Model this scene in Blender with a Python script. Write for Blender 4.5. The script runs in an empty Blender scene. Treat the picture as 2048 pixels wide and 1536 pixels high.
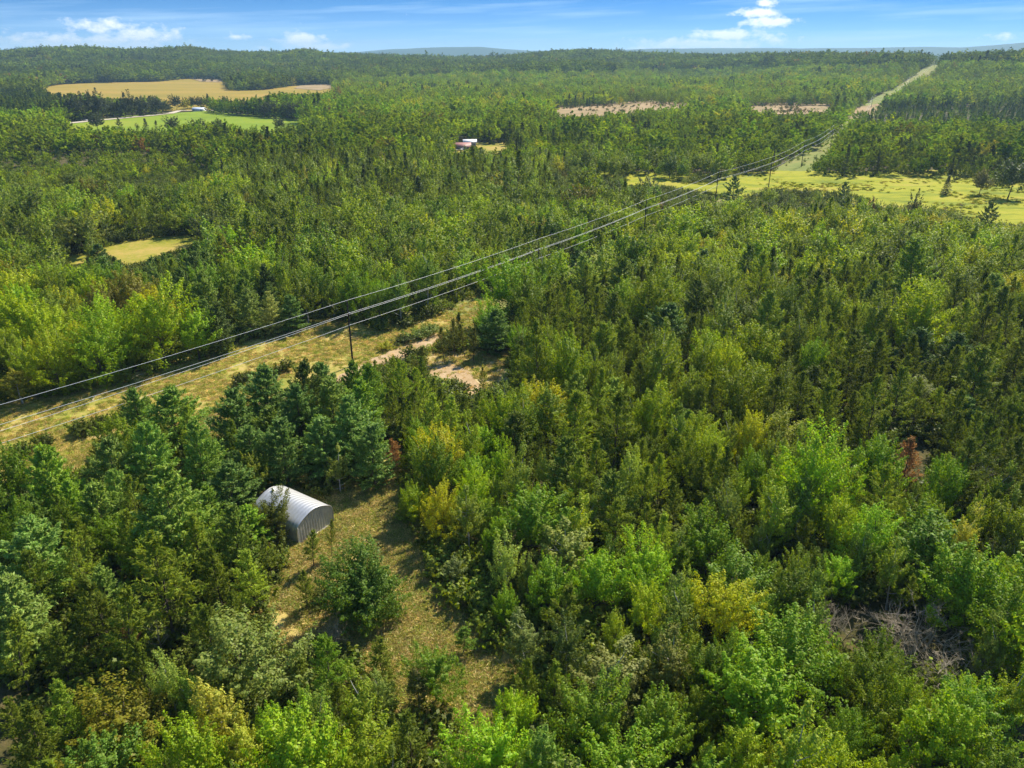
import bpy, math, random
import numpy as np
from mathutils import Vector
from mathutils.geometry import delaunay_2d_cdt

# ------------------------------------------------------------------ camera, sky, sun, exposure
SC = bpy.context.scene
COL = SC.collection
F_PX = 1500.0
PITCH = math.radians(24.0)
CAM_H = 60.0
cam_d = bpy.data.cameras.new('camera')
cam_d.sensor_width = 36.0
cam_d.lens = 36.0 * F_PX / 2048.0
cam_d.clip_start = 0.5
cam_d.clip_end = 60000.0
cam = bpy.data.objects.new('camera', cam_d)
COL.objects.link(cam)
cam.location = (0, 0, CAM_H)
cam.rotation_euler = (math.radians(90) - PITCH, 0, 0)
SC.camera = cam

SUN_AZ = math.radians(38.0)      # to the right of the view direction (+Y)
SUN_EL = math.radians(47.0)
sun_dir = Vector((math.sin(SUN_AZ) * math.cos(SUN_EL), math.cos(SUN_AZ) * math.cos(SUN_EL), math.sin(SUN_EL)))
sd = bpy.data.lights.new('sun', 'SUN')
sd.energy = 5.0
sd.angle = math.radians(0.55)
sd.color = (1.0, 0.93, 0.79)
sun = bpy.data.objects.new('sun', sd)
COL.objects.link(sun)
sun.rotation_euler = sun_dir.to_track_quat('Z', 'Y').to_euler()

world = bpy.data.worlds.new('World')
SC.world = world
world.use_nodes = True


def build_world():
    nt = world.node_tree
    N, L = nt.nodes, nt.links
    for n in list(N):
        N.remove(n)

    def math_(op, a, b=None, c=None, clamp=False):
        n = N.new('ShaderNodeMath'); n.operation = op; n.use_clamp = clamp
        for i, v in enumerate((a, b, c)):
            if v is None:
                continue
            if isinstance(v, (int, float)):
                n.inputs[i].default_value = v
            else:
                L.new(v, n.inputs[i])
        return n.outputs[0]
    tc = N.new('ShaderNodeTexCoord')
    nrm = N.new('ShaderNodeVectorMath'); nrm.operation = 'NORMALIZE'
    L.new(tc.outputs['Generated'], nrm.inputs[0])
    sp = N.new('ShaderNodeSeparateXYZ'); L.new(nrm.outputs[0], sp.inputs[0])
    z = math_('MAXIMUM', sp.outputs[2], 0.0)
    # deep clear air: the blue of the upper sky reaches low towards the horizon
    zz = math_('SUBTRACT', 1.0, math_('POWER', math_('SUBTRACT', 1.0, z), 9.0))
    zz = math_('ADD', zz, 0.13)
    cb = N.new('ShaderNodeCombineXYZ')
    L.new(sp.outputs[0], cb.inputs[0]); L.new(sp.outputs[1], cb.inputs[1]); L.new(zz, cb.inputs[2])
    sky = N.new('ShaderNodeTexSky')
    sky.sky_type = 'NISHITA'
    sky.sun_disc = False
    sky.sun_elevation = SUN_EL
    sky.sun_rotation = SUN_AZ
    sky.altitude = 200
    sky.air_density = 1.0
    sky.dust_density = 0.1
    sky.ozone_density = 3.0
    nn = N.new('ShaderNodeVectorMath'); nn.operation = 'NORMALIZE'
    L.new(cb.outputs[0], nn.inputs[0]); L.new(nn.outputs[0], sky.inputs[0])
    hs = N.new('ShaderNodeHueSaturation'); hs.inputs['Saturation'].default_value = 1.6
    hs.inputs['Value'].default_value = 0.95
    L.new(sky.outputs[0], hs.inputs['Color'])
    # clouds: azimuth / elevation in radians
    az = math_('ARCTAN2', sp.outputs[0], sp.outputs[1])
    el = math_('ARCSINE', sp.outputs[2])
    cv = N.new('ShaderNodeCombineXYZ')
    L.new(math_('MULTIPLY', az, 30.0), cv.inputs[0]); L.new(math_('MULTIPLY', el, 52.0), cv.inputs[1])
    no = N.new('ShaderNodeTexNoise'); no.inputs['Scale'].default_value = 2.2
    no.inputs['Detail'].default_value = 9; no.inputs['Roughness'].default_value = 0.62
    L.new(cv.outputs[0], no.inputs['Vector'])
    nz = no.outputs['Fac']

    def blob(u, v, wu, wv, amp, shear=0.0):
        a0 = math.atan((u - 1024) / 1642.0); e0 = (100 - v) / 1642.0
        da = math_('DIVIDE', math_('SUBTRACT', az, a0), wu / 1642.0)
        de0 = math_('SUBTRACT', el, e0)
        if shear:
            de0 = math_('SUBTRACT', de0, math_('MULTIPLY', math_('SUBTRACT', az, a0), shear))
        de = math_('DIVIDE', de0, wv / 1642.0)
        s = math_('ADD', math_('MULTIPLY', da, da), math_('MULTIPLY', de, de))
        return math_('MULTIPLY', math_('EXPONENT', math_('MULTIPLY', s, -1.0)), amp)
    puffs = [(210, 62, 62, 13, .95), (90, 84, 110, 16, .8), (290, 76, 75, 22, .95), (200, 90, 170, 18, 1.0),
             (605, 83, 42, 15, 1.25), (640, 94, 70, 9, .9), (525, 96, 18, 6, .9), (690, 92, 14, 7, .9), (480, 78, 40, 8, .6),
             (1522, 20, 24, 8, 1.15), (1505, 36, 42, 10, 1.1), (1530, 52, 55, 12, 1.05), (1450, 74, 75, 12, 1.1), (1400, 90, 150, 11, 1.1), (1540, 82, 60, 16, .75),
             (1285, 96, 35, 6, .95), (1990, 80, 60, 8, .6)]
    tot = None
    for b in puffs:
        o = blob(*b)
        tot = o if tot is None else math_('MAXIMUM', tot, o)
    # above the view: unseen scattered clouds, thickened to add white fill light
    no3 = N.new('ShaderNodeTexNoise'); no3.inputs['Scale'].default_value = 0.45; no3.inputs['Detail'].default_value = 2
    L.new(cv.outputs[0], no3.inputs['Vector'])
    gen = math_('MULTIPLY', math_('SUBTRACT', no3.outputs['Fac'], 0.47, clamp=True), 3.0)
    hi = math_('MULTIPLY', math_('SUBTRACT', el, 0.10, clamp=True), 8.0, clamp=True)
    tot = math_('MAXIMUM', tot, math_('MULTIPLY', gen, hi))
    den = math_('SUBTRACT', math_('ADD', math_('MULTIPLY', tot, 1.0), math_('MULTIPLY', nz, 2.1)), 1.42)
    den = math_('MULTIPLY', den, 1.7, clamp=True)
    # thin streaks
    cv2 = N.new('ShaderNodeCombineXYZ')
    L.new(math_('MULTIPLY', az, 3.0), cv2.inputs[0])
    L.new(math_('MULTIPLY', math_('SUBTRACT', el, math_('MULTIPLY', az, 0.035)), 60.0), cv2.inputs[1])
    no2 = N.new('ShaderNodeTexNoise'); no2.inputs['Scale'].default_value = 1.3
    no2.inputs['Detail'].default_value = 5; no2.inputs['Roughness'].default_value = 0.55
    L.new(cv2.outputs[0], no2.inputs['Vector'])
    st = math_('MULTIPLY', math_('SUBTRACT', no2.outputs['Fac'], 0.47, clamp=True), 1.9, clamp=True)
    # pale horizon air
    hz = math_('MULTIPLY', math_('EXPONENT', math_('MULTIPLY', z, -30.0)), 0.62)
    m1 = N.new('ShaderNodeMixRGB'); L.new(hz, m1.inputs[0]); L.new(hs.outputs[0], m1.inputs[1])
    m1.inputs[2].default_value = (4.4, 6.4, 8.2, 1)
    m2 = N.new('ShaderNodeMixRGB'); L.new(st, m2.inputs[0]); L.new(m1.outputs[0], m2.inputs[1])
    m2.inputs[2].default_value = (4.4, 6.2, 8.0, 1)
    m3 = N.new('ShaderNodeMixRGB'); L.new(math_('MULTIPLY', den, 0.92), m3.inputs[0]); L.new(m2.outputs[0], m3.inputs[1])
    m3.inputs[2].default_value = (7.6, 7.9, 8.4, 1)
    bg = N.new('ShaderNodeBackground'); bg.inputs['Strength'].default_value = 0.108
    L.new(m3.outputs[0], bg.inputs['Color'])
    out = N.new('ShaderNodeOutputWorld'); L.new(bg.outputs[0], out.inputs['Surface'])


build_world()
SC.view_settings.view_transform = 'Standard'
SC.view_settings.look = 'None'
SC.view_settings.gamma = 1.0
SC.view_settings.use_curve_mapping = False
SC.view_settings.exposure = 0.64
SC.render.engine = 'CYCLES'
SC.cycles.max_bounces = 6
SC.cycles.diffuse_bounces = 4
SC.cycles.transmission_bounces = 4
SC.cycles.transparent_max_bounces = 6

RS = np.random.RandomState(11)
random.seed(5)

# ------------------------------------------------------------------ projection helpers (photo pixels, 2048 x 1536)
CP, SP_ = math.cos(PITCH), math.sin(PITCH)


def ray(u, v):
    a = (u - 1024) / F_PX; b = (768 - v) / F_PX
    return np.array([a, CP + SP_ * b, -SP_ + CP * b])


def project(x, y, z):
    x = np.asarray(x, float); y = np.asarray(y, float); z = np.asarray(z, float) - CAM_H
    dep = y * CP - z * SP_
    up = y * SP_ + z * CP
    dep = np.maximum(dep, 0.1)
    return 1024 + F_PX * x / dep, 768 - F_PX * up / dep, dep


def vnoise(x, y, s, seed):
    """smooth value noise, vectorised, in 0..1"""
    x = np.asarray(x, float) / s; y = np.asarray(y, float) / s
    xi = np.floor(x).astype(np.int64); yi = np.floor(y).astype(np.int64)
    fx = x - xi; fy = y - yi
    fx = fx * fx * (3 - 2 * fx); fy = fy * fy * (3 - 2 * fy)

    def h(a, b):
        n = (a * 374761393 + b * 668265263 + seed * 974634777) & 0xffffffff
        n = ((n ^ (n >> 13)) * 1274126177) & 0xffffffff
        return ((n ^ (n >> 16)) & 0xffff) / 65535.0
    return (h(xi, yi) * (1 - fx) + h(xi + 1, yi) * fx) * (1 - fy) + (h(xi, yi + 1) * (1 - fx) + h(xi + 1, yi + 1) * fx) * fy


def sstep(t):
    t = np.clip(t, 0, 1)
    return t * t * (3 - 2 * t)


CREST_U = [-900, 0, 60, 180, 260, 380, 440, 540, 610, 660, 720, 820, 920, 1000, 1090, 1180, 1270, 1360, 1450, 1640, 1800, 1880, 1960, 2048, 3000]
CREST_V = [102, 103, 100, 98, 102, 98, 103, 105, 101, 107, 107, 109, 111, 110, 104, 101, 105, 107, 108, 106, 107, 109, 106, 105, 104]


def ground_z(x, y):
    x = np.asarray(x, float); y = np.asarray(y, float)
    r = np.hypot(x, y)
    yy = np.where(y > 1, y, 1.0)
    uh = np.clip(1024 + 1642.0 * x / yy, -900, 3000)
    uh = np.where(y <= 1, np.where(x > 0, 3000, -900), uh)
    cv = np.interp(uh, CREST_U, CREST_V)
    r1 = np.interp(uh, [0, 900, 1200, 1500, 1800, 2200], [2600, 2700, 2500, 2100, 1800, 1750])
    r0 = np.interp(uh, [0, 700, 950, 1300, 1700, 2100], [1780, 1650, 1250, 1250, 950, 950])
    th = 17.0
    cv = 104 + (cv - 104) * 1.35
    hc = CAM_H - (cv - 100 + th * 1500 / r1 * 0.98) / 1500 * r1
    s = sstep((r - r0) / (r1 - r0))
    mid = (vnoise(x, y, 420, 3) - 0.5) * 60 + (vnoise(x, y, 190, 4) - 0.5) * 34
    back = np.where(r > r1, np.exp(-((r - r1) / 900.0) ** 2) * 0.75 + 0.25, 1.0)
    z = hc * s * back + mid * s * (1 - s) * 2.6
    # far blue hills
    far = sstep((r - 7000) / 2200) * (1 - sstep((r - 10500) / 2500))
    fh = np.interp(uh, [-900, 700, 780, 860, 960, 1060, 1200, 1400, 1640, 1720, 1850, 1920, 1990, 2048, 3000],
                   [45, 20, 58, 72, 84, 40, 46, 62, 70, 66, 76, 72, 98, 122, 110])
    z = z + far * (fh + (vnoise(x, y, 800, 7) - 0.5) * 30)
    z = z + (vnoise(x, y, 60, 9) - 0.5) * 0.7 * np.clip(r / 200, 0.3, 1)
    return z


def hit(u, v, zoff=0.0):
    """where the ray of a photo pixel meets the ground raised by zoff"""
    d = ray(u, v)
    t = np.concatenate([np.linspace(20, 1200, 2400), np.linspace(1200, 9000, 4000)])
    px = d[0] * t; py = d[1] * t; pz = CAM_H + d[2] * t
    g = ground_z(px, py) + zoff
    k = np.argmax(pz <= g)
    if pz[k] > g[k]:
        k = len(t) - 1
    return float(px[k]), float(py[k])


def in_poly(px, py, poly):
    px = np.asarray(px); py = np.asarray(py)
    res = np.zeros(px.shape, bool)
    n = len(poly)
    for i in range(n):
        x1, y1 = poly[i]; x2, y2 = poly[(i + 1) % n]
        if y1 == y2:
            continue
        c = ((y1 > py) != (y2 > py)) & (px < (x2 - x1) * (py - y1) / (y2 - y1) + x1)
        res ^= c
    return res


# ------------------------------------------------------------------ materials
def mat_new(name):
    m = bpy.data.materials.new(name); m.use_nodes = True
    nt = m.node_tree
    for n in list(nt.nodes):
        nt.nodes.remove(n)
    out = nt.nodes.new('ShaderNodeOutputMaterial')
    return m, nt.nodes, nt.links, out


def ramp(N, L, fac, stops):
    r = N.new('ShaderNodeValToRGB')
    while len(r.color_ramp.elements) < len(stops):
        r.color_ramp.elements.new(0.5)
    for e, (p, c) in zip(r.color_ramp.elements, stops):
        e.position = p; e.color = (*c, 1)
    L.new(fac, r.inputs[0])
    return r.outputs[0]


def ground_mat(name, stops, scale=0.15, scale2=2.5, bump=0.5, fine=None, rough=0.95, stretch=None):
    m, N, L, out = mat_new(name)
    g = N.new('ShaderNodeNewGeometry')
    vec = g.outputs['Position']
    if stretch:
        mp = N.new('ShaderNodeMapping'); mp.inputs['Scale'].default_value = stretch[:3]
        mp.inputs['Rotation'].default_value = (0, 0, stretch[3])
        L.new(vec, mp.inputs[0]); vec = mp.outputs[0]
    a = N.new('ShaderNodeTexNoise'); a.inputs['Scale'].default_value = scale; a.inputs['Detail'].default_value = 8
    a.inputs['Roughness'].default_value = 0.65
    b = N.new('ShaderNodeTexNoise'); b.inputs['Scale'].default_value = scale2; b.inputs['Detail'].default_value = 6
    b.inputs['Roughness'].default_value = 0.7
    L.new(vec, a.inputs['Vector']); L.new(vec, b.inputs['Vector'])
    mx = N.new('ShaderNodeMath'); mx.operation = 'MULTIPLY_ADD'
    L.new(b.outputs['Fac'], mx.inputs[0]); mx.inputs[1].default_value = 0.5
    ad = N.new('ShaderNodeMath'); ad.operation = 'SUBTRACT'; L.new(a.outputs['Fac'], ad.inputs[0]); ad.inputs[1].default_value = 0.25
    L.new(ad.outputs[0], mx.inputs[2])
    col = ramp(N, L, mx.outputs[0], stops)
    p = N.new('ShaderNodeBsdfPrincipled'); p.inputs['Roughness'].default_value = rough
    p.inputs['Specular IOR Level'].default_value = 0.15
    L.new(col, p.inputs['Base Color'])
    bp = N.new('ShaderNodeBump'); bp.inputs['Strength'].default_value = bump; bp.inputs['Distance'].default_value = 0.12
    L.new(b.outputs['Fac'], bp.inputs['Height']); L.new(bp.outputs[0], p.inputs['Normal'])
    L.new(p.outputs[0], out.inputs['Surface'])
    return m


def leaf_mat(name, trans=0.45, spec=0.3, rough=0.5, var=0.35):
    """leaf colour comes from each tree's own tint, with variation from leaf to leaf"""
    m, N, L, out = mat_new(name)
    at = N.new('ShaderNodeAttribute'); at.attribute_type = 'INSTANCER'; at.attribute_name = 'tint'
    g = N.new('ShaderNodeNewGeometry')
    mr = N.new('ShaderNodeMapRange'); mr.inputs[3].default_value = 1 - var; mr.inputs[4].default_value = 1 + var
    L.new(g.outputs['Random Per Island'], mr.inputs[0])
    hs = N.new('ShaderNodeHueSaturation')
    L.new(at.outputs['Color'], hs.inputs['Color']); L.new(mr.outputs[0], hs.inputs['Value'])
    m2 = N.new('ShaderNodeMapRange'); m2.inputs[3].default_value = 0.478; m2.inputs[4].default_value = 0.515
    fr = N.new('ShaderNodeMath'); fr.operation = 'FRACT'
    mu = N.new('ShaderNodeMath'); mu.operation = 'MULTIPLY'; mu.inputs[1].default_value = 7.31
    L.new(g.outputs['Random Per Island'], mu.inputs[0]); L.new(mu.outputs[0], fr.inputs[0])
    L.new(fr.outputs[0], m2.inputs[0]); L.new(m2.outputs[0], hs.inputs['Hue'])
    p = N.new('ShaderNodeBsdfPrincipled'); p.inputs['Roughness'].default_value = rough
    p.inputs['Specular IOR Level'].default_value = spec
    L.new(hs.outputs[0], p.inputs['Base Color'])
    t = N.new('ShaderNodeBsdfTranslucent')
    h2 = N.new('ShaderNodeHueSaturation'); h2.inputs['Hue'].default_value = 0.488; h2.inputs['Saturation'].default_value = 1.12
    h2.inputs['Value'].default_value = 1.35
    L.new(hs.outputs[0], h2.inputs['Color']); L.new(h2.outputs[0], t.inputs['Color'])
    mx = N.new('ShaderNodeMixShader'); mx.inputs[0].default_value = trans
    L.new(p.outputs[0], mx.inputs[1]); L.new(t.outputs[0], mx.inputs[2]); L.new(mx.outputs[0], out.inputs['Surface'])
    return m


def flat_mat(name, c, rough=0.7, metal=0.0, noise=0.15, scale=3.0, spec=0.4):
    m, N, L, out = mat_new(name)
    tc = N.new('ShaderNodeTexCoord')
    a = N.new('ShaderNodeTexNoise'); a.inputs['Scale'].default_value = scale; a.inputs['Detail'].default_value = 6
    L.new(tc.outputs['Object'], a.inputs['Vector'])
    col = ramp(N, L, a.outputs['Fac'], [(0.3, tuple(v * (1 - noise) for v in c)), (0.7, tuple(min(1, v * (1 + noise)) for v in c))])
    p = N.new('ShaderNodeBsdfPrincipled'); p.inputs['Roughness'].default_value = rough; p.inputs['Metallic'].default_value = metal
    p.inputs['Specular IOR Level'].default_value = spec
    L.new(col, p.inputs['Base Color']); L.new(p.outputs[0], out.inputs['Surface'])
    return m


M = {}
M['floor'] = ground_mat('forest_floor', [(0.25, (0.03, 0.032, 0.010)), (0.42, (0.06, 0.06, 0.018)), (0.55, (0.10, 0.085, 0.03)), (0.72, (0.17, 0.12, 0.05))], 0.2, 2.2, 1.0)
M['dry_grass'] = ground_mat('dry_grass', [(0.25, (0.20, 0.20, 0.03)), (0.40, (0.35, 0.30, 0.06)), (0.52, (0.48, 0.37, 0.11)), (0.72, (0.60, 0.43, 0.18))], 0.11, 1.6, 0.9)
M['row_grass'] = ground_mat('corridor_grass', [(0.28, (0.17, 0.21, 0.025)), (0.42, (0.30, 0.28, 0.05)), (0.54, (0.45, 0.35, 0.10)), (0.70, (0.58, 0.42, 0.17))], 0.07, 1.0, 0.9)
M['row_green'] = ground_mat('corridor_green', [(0.22, (0.13, 0.17, 0.03)), (0.45, (0.20, 0.23, 0.05)), (0.6, (0.28, 0.25, 0.08)), (0.8, (0.40, 0.32, 0.17))], 0.02, 0.25, 0.9)
M['sand'] = ground_mat('sandy_track', [(0.25, (0.30, 0.20, 0.09)), (0.5, (0.44, 0.30, 0.16)), (0.75, (0.56, 0.42, 0.26))], 0.25, 2.0, 0.6)
M['marsh'] = ground_mat('marsh_grass', [(0.30, (0.10, 0.14, 0.012)), (0.41, (0.22, 0.25, 0.013)), (0.54, (0.35, 0.34, 0.018)), (0.70, (0.38, 0.30, 0.06))], 0.06, 0.5, 1.0, stretch=(0.4, 1.6, 1, 0.2))
M['green_field'] = ground_mat('green_pasture', [(0.25, (0.15, 0.22, 0.012)), (0.5, (0.21, 0.29, 0.014)), (0.75, (0.30, 0.31, 0.03))], 0.012, 0.3, 0.3)
M['tan_field'] = ground_mat('ripe_crop', [(0.3, (0.23, 0.19, 0.022)), (0.5, (0.33, 0.235, 0.03)), (0.7, (0.42, 0.26, 0.055))], 0.008, 0.12, 0.3, stretch=(0.5, 1.8, 1, 0.1))
M['soil'] = ground_mat('bare_soil', [(0.25, (0.19, 0.17, 0.06)), (0.5, (0.35, 0.24, 0.12)), (0.75, (0.46, 0.33, 0.18))], 0.03, 0.3, 0.3)
M['lawn'] = ground_mat('meadow_lawn', [(0.28, (0.18, 0.19, 0.018)), (0.45, (0.28, 0.265, 0.03)), (0.62, (0.42, 0.31, 0.08))], 0.06, 0.6, 0.5)
M['leaf'] = leaf_mat('leaves', 0.42, 0.20, 0.50, 0.34)
M['soft_needle'] = leaf_mat('soft_needles', 0.42, 0.12, 0.6, 0.30)
M['far_leaf'] = leaf_mat('far_leaves', 0.32, 0.0, 0.9, 0.16)
M['needle'] = leaf_mat('needles', 0.34, 0.18, 0.5, 0.34)
M['bark'] = flat_mat('bark', (0.085, 0.065, 0.05), 0.9, noise=0.4, scale=2)
M['birch'] = flat_mat('pale_bark', (0.42, 0.40, 0.36), 0.8, noise=0.3, scale=2)
M['deadwood'] = flat_mat('dead_grey_wood', (0.42, 0.35, 0.25), 0.85, noise=0.3, scale=3)
M['pole'] = flat_mat('dark_pole_wood', (0.028, 0.018, 0.014), 0.8, noise=0.3)
M['wire'] = flat_mat('aluminium_cable', (0.94, 0.93, 0.90), 0.45, 0.0, 0.05, spec=0.5)
M['insul'] = flat_mat('pale_insulator', (0.62, 0.62, 0.64), 0.3, 0.0, 0.05)
M['steel'] = flat_mat('galvanised_steel', (0.62, 0.61, 0.60), 0.45, 0.6, 0.10, 1.5)
M['steel_end'] = flat_mat('weathered_siding', (0.50, 0.49, 0.50), 0.5, 0.3, 0.14, 1.2)
M['concrete'] = flat_mat('concrete', (0.25, 0.23, 0.19), 0.9)
M['lumber'] = flat_mat('pale_lumber', (0.62, 0.52, 0.38), 0.8)
M['red_roof'] = flat_mat('red_metal_roof', (0.36, 0.17, 0.14), 0.55, 0.0, 0.12, 0.4)
M['white'] = flat_mat('white_paint', (0.8, 0.8, 0.8), 0.5, 0.0, 0.04)
M['grey_wall'] = flat_mat('grey_wall', (0.25, 0.25, 0.27), 0.8)
M['glass'] = flat_mat('dark_glass', (0.03, 0.035, 0.04), 0.1, 0.0, 0.05)
M['tyre'] = flat_mat('black_rubber', (0.02, 0.02, 0.02), 0.8)
M['rusty'] = flat_mat('rusty_brown', (0.25, 0.12, 0.06), 0.8)
M['blue_white'] = flat_mat('pale_blue_roof', (0.55, 0.62, 0.75), 0.45, 0.1, 0.05)
M['road'] = ground_mat('gravel', [(0.3, (0.50, 0.42, 0.32)), (0.7, (0.62, 0.54, 0.43))], 0.1, 1.0, 0.2)

# ------------------------------------------------------------------ mesh helpers


def mesh_np(name, V, Q, mats, midx=None, smooth=False):
    V = np.asarray(V, np.float32); Q = np.asarray(Q, np.int32)
    me = bpy.data.meshes.new(name)
    k = Q.shape[1]
    me.vertices.add(len(V)); me.vertices.foreach_set('co', V.ravel())
    me.loops.add(Q.size); me.loops.foreach_set('vertex_index', Q.ravel())
    me.polygons.add(len(Q)); me.polygons.foreach_set('loop_start', np.arange(0, Q.size, k, dtype=np.int32))
    try:
        me.polygons.foreach_set('loop_total', np.full(len(Q), k, np.int32))
    except Exception:
        pass
    for m in mats:
        me.materials.append(m)
    if midx is not None:
        me.polygons.foreach_set('material_index', np.asarray(midx, np.int32))
    if smooth:
        me.polygons.foreach_set('use_smooth', np.ones(len(Q), bool))
    me.update(calc_edges=True)
    return me


def obj(name, me, parent=None, loc=(0, 0, 0), rz=0.0, sc=None):
    o = bpy.data.objects.new(name, me)
    COL.objects.link(o)
    o.location = loc
    o.rotation_euler = (0, 0, rz)
    if sc is not None:
        o.scale = sc
    if parent is not None:
        o.parent = parent
    return o


def tag(o, label=None, cat=None, group=None, kind=None):
    if label: o['label'] = label
    if cat: o['category'] = cat
    if group: o['group'] = group
    if kind: o['kind'] = kind
    return o


class MB:
    """collects boxes and tubes into one quad mesh"""
    def __init__(s):
        s.V = []; s.Q = []; s.n = 0

    def add(s, V, Q):
        V = np.asarray(V, float); Q = np.asarray(Q, int)
        s.V.append(V); s.Q.append(Q + s.n); s.n += len(V)
        return s

    def box(s, x0, x1, y0, y1, z0, z1):
        V = [(x0, y0, z0), (x1, y0, z0), (x1, y1, z0), (x0, y1, z0), (x0, y0, z1), (x1, y0, z1), (x1, y1, z1), (x0, y1, z1)]
        Q = [(3, 2, 1, 0), (4, 5, 6, 7), (0, 1, 5, 4), (1, 2, 6, 5), (2, 3, 7, 6), (3, 0, 4, 7)]
        return s.add(V, Q)

    def tube(s, P, R, k=6, cap=True):
        V, Q = tube(P, R, k)
        return s.add(V, Q)

    def prism(s, prof, y0, y1):
        """profile of (x, z) points swept along y (convex fan caps as quads)"""
        n = len(prof)
        V = [(x, y0, z) for x, z in prof] + [(x, y1, z) for x, z in prof]
        Q = [(i, (i + 1) % n, n + (i + 1) % n, n + i) for i in range(n)]
        for b in (0, n):
            i = 1
            while i < n - 1:
                j = min(i + 2, n - 1)
                q = (b, b + i, b + min(i + 1, n - 1), b + j)
                if j == i + 1:
                    q = (b, b + i, b + j, b + j)
                Q.append(q if b else q[::-1]); i += 2
        Q = [q for q in Q if len(set(q)) == 4]
        return s.add(V, Q)

    def mesh(s, name, mat, smooth=False):
        return mesh_np(name, np.concatenate(s.V), np.concatenate(s.Q), [mat] if not isinstance(mat, list) else mat, smooth=smooth)

    def build(s, name, mat, parent=None, loc=(0, 0, 0), rz=0.0, smooth=False):
        return obj(name, s.mesh(name, mat, smooth), parent, loc, rz)


def tube(P, R, k=6):
    P = np.asarray(P, float); R = np.asarray(R, float)
    T = np.gradient(P, axis=0)
    T /= np.linalg.norm(T, axis=1, keepdims=True) + 1e-9
    ref = np.where(np.abs(T[:, 2:3]) > 0.9, np.array([[1.0, 0, 0]]), np.array([[0, 0, 1.0]]))
    A = np.cross(T, ref); A /= np.linalg.norm(A, axis=1, keepdims=True) + 1e-9
    B = np.cross(T, A)
    a = np.linspace(0, 2 * math.pi, k, endpoint=False)
    V = P[:, None, :] + R[:, None, None] * (A[:, None, :] * np.cos(a)[None, :, None] + B[:, None, :] * np.sin(a)[None, :, None])
    V = V.reshape(-1, 3)
    n = len(P)
    i = np.arange(n - 1)[:, None]; j = np.arange(k)[None, :]
    j2 = (j + 1) % k
    Q = np.stack([i * k + j, i * k + j2, (i + 1) * k + j2, (i + 1) * k + j], -1).reshape(-1, 4)
    return V, Q


def unit(a):
    return a / (np.linalg.norm(a, axis=-1, keepdims=True) + 1e-9)


def leaves(C, Nn, D, s1, s2):
    """rhombic leaves: centre C, normal Nn, long direction D, half sizes"""
    D = unit(D - Nn * np.sum(D * Nn, -1, keepdims=True)); E = np.cross(Nn, D)
    s1 = np.reshape(s1, (-1, 1)); s2 = np.reshape(s2, (-1, 1))
    V = np.stack([C - D * s1, C + E * s2, C + D * s1, C - E * s2], 1).reshape(-1, 3)
    n = len(C)
    Q = np.arange(4 * n).reshape(n, 4)
    return V, Q


# ------------------------------------------------------------------ tree generators -> (wood MB, crown V, crown Q)


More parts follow.
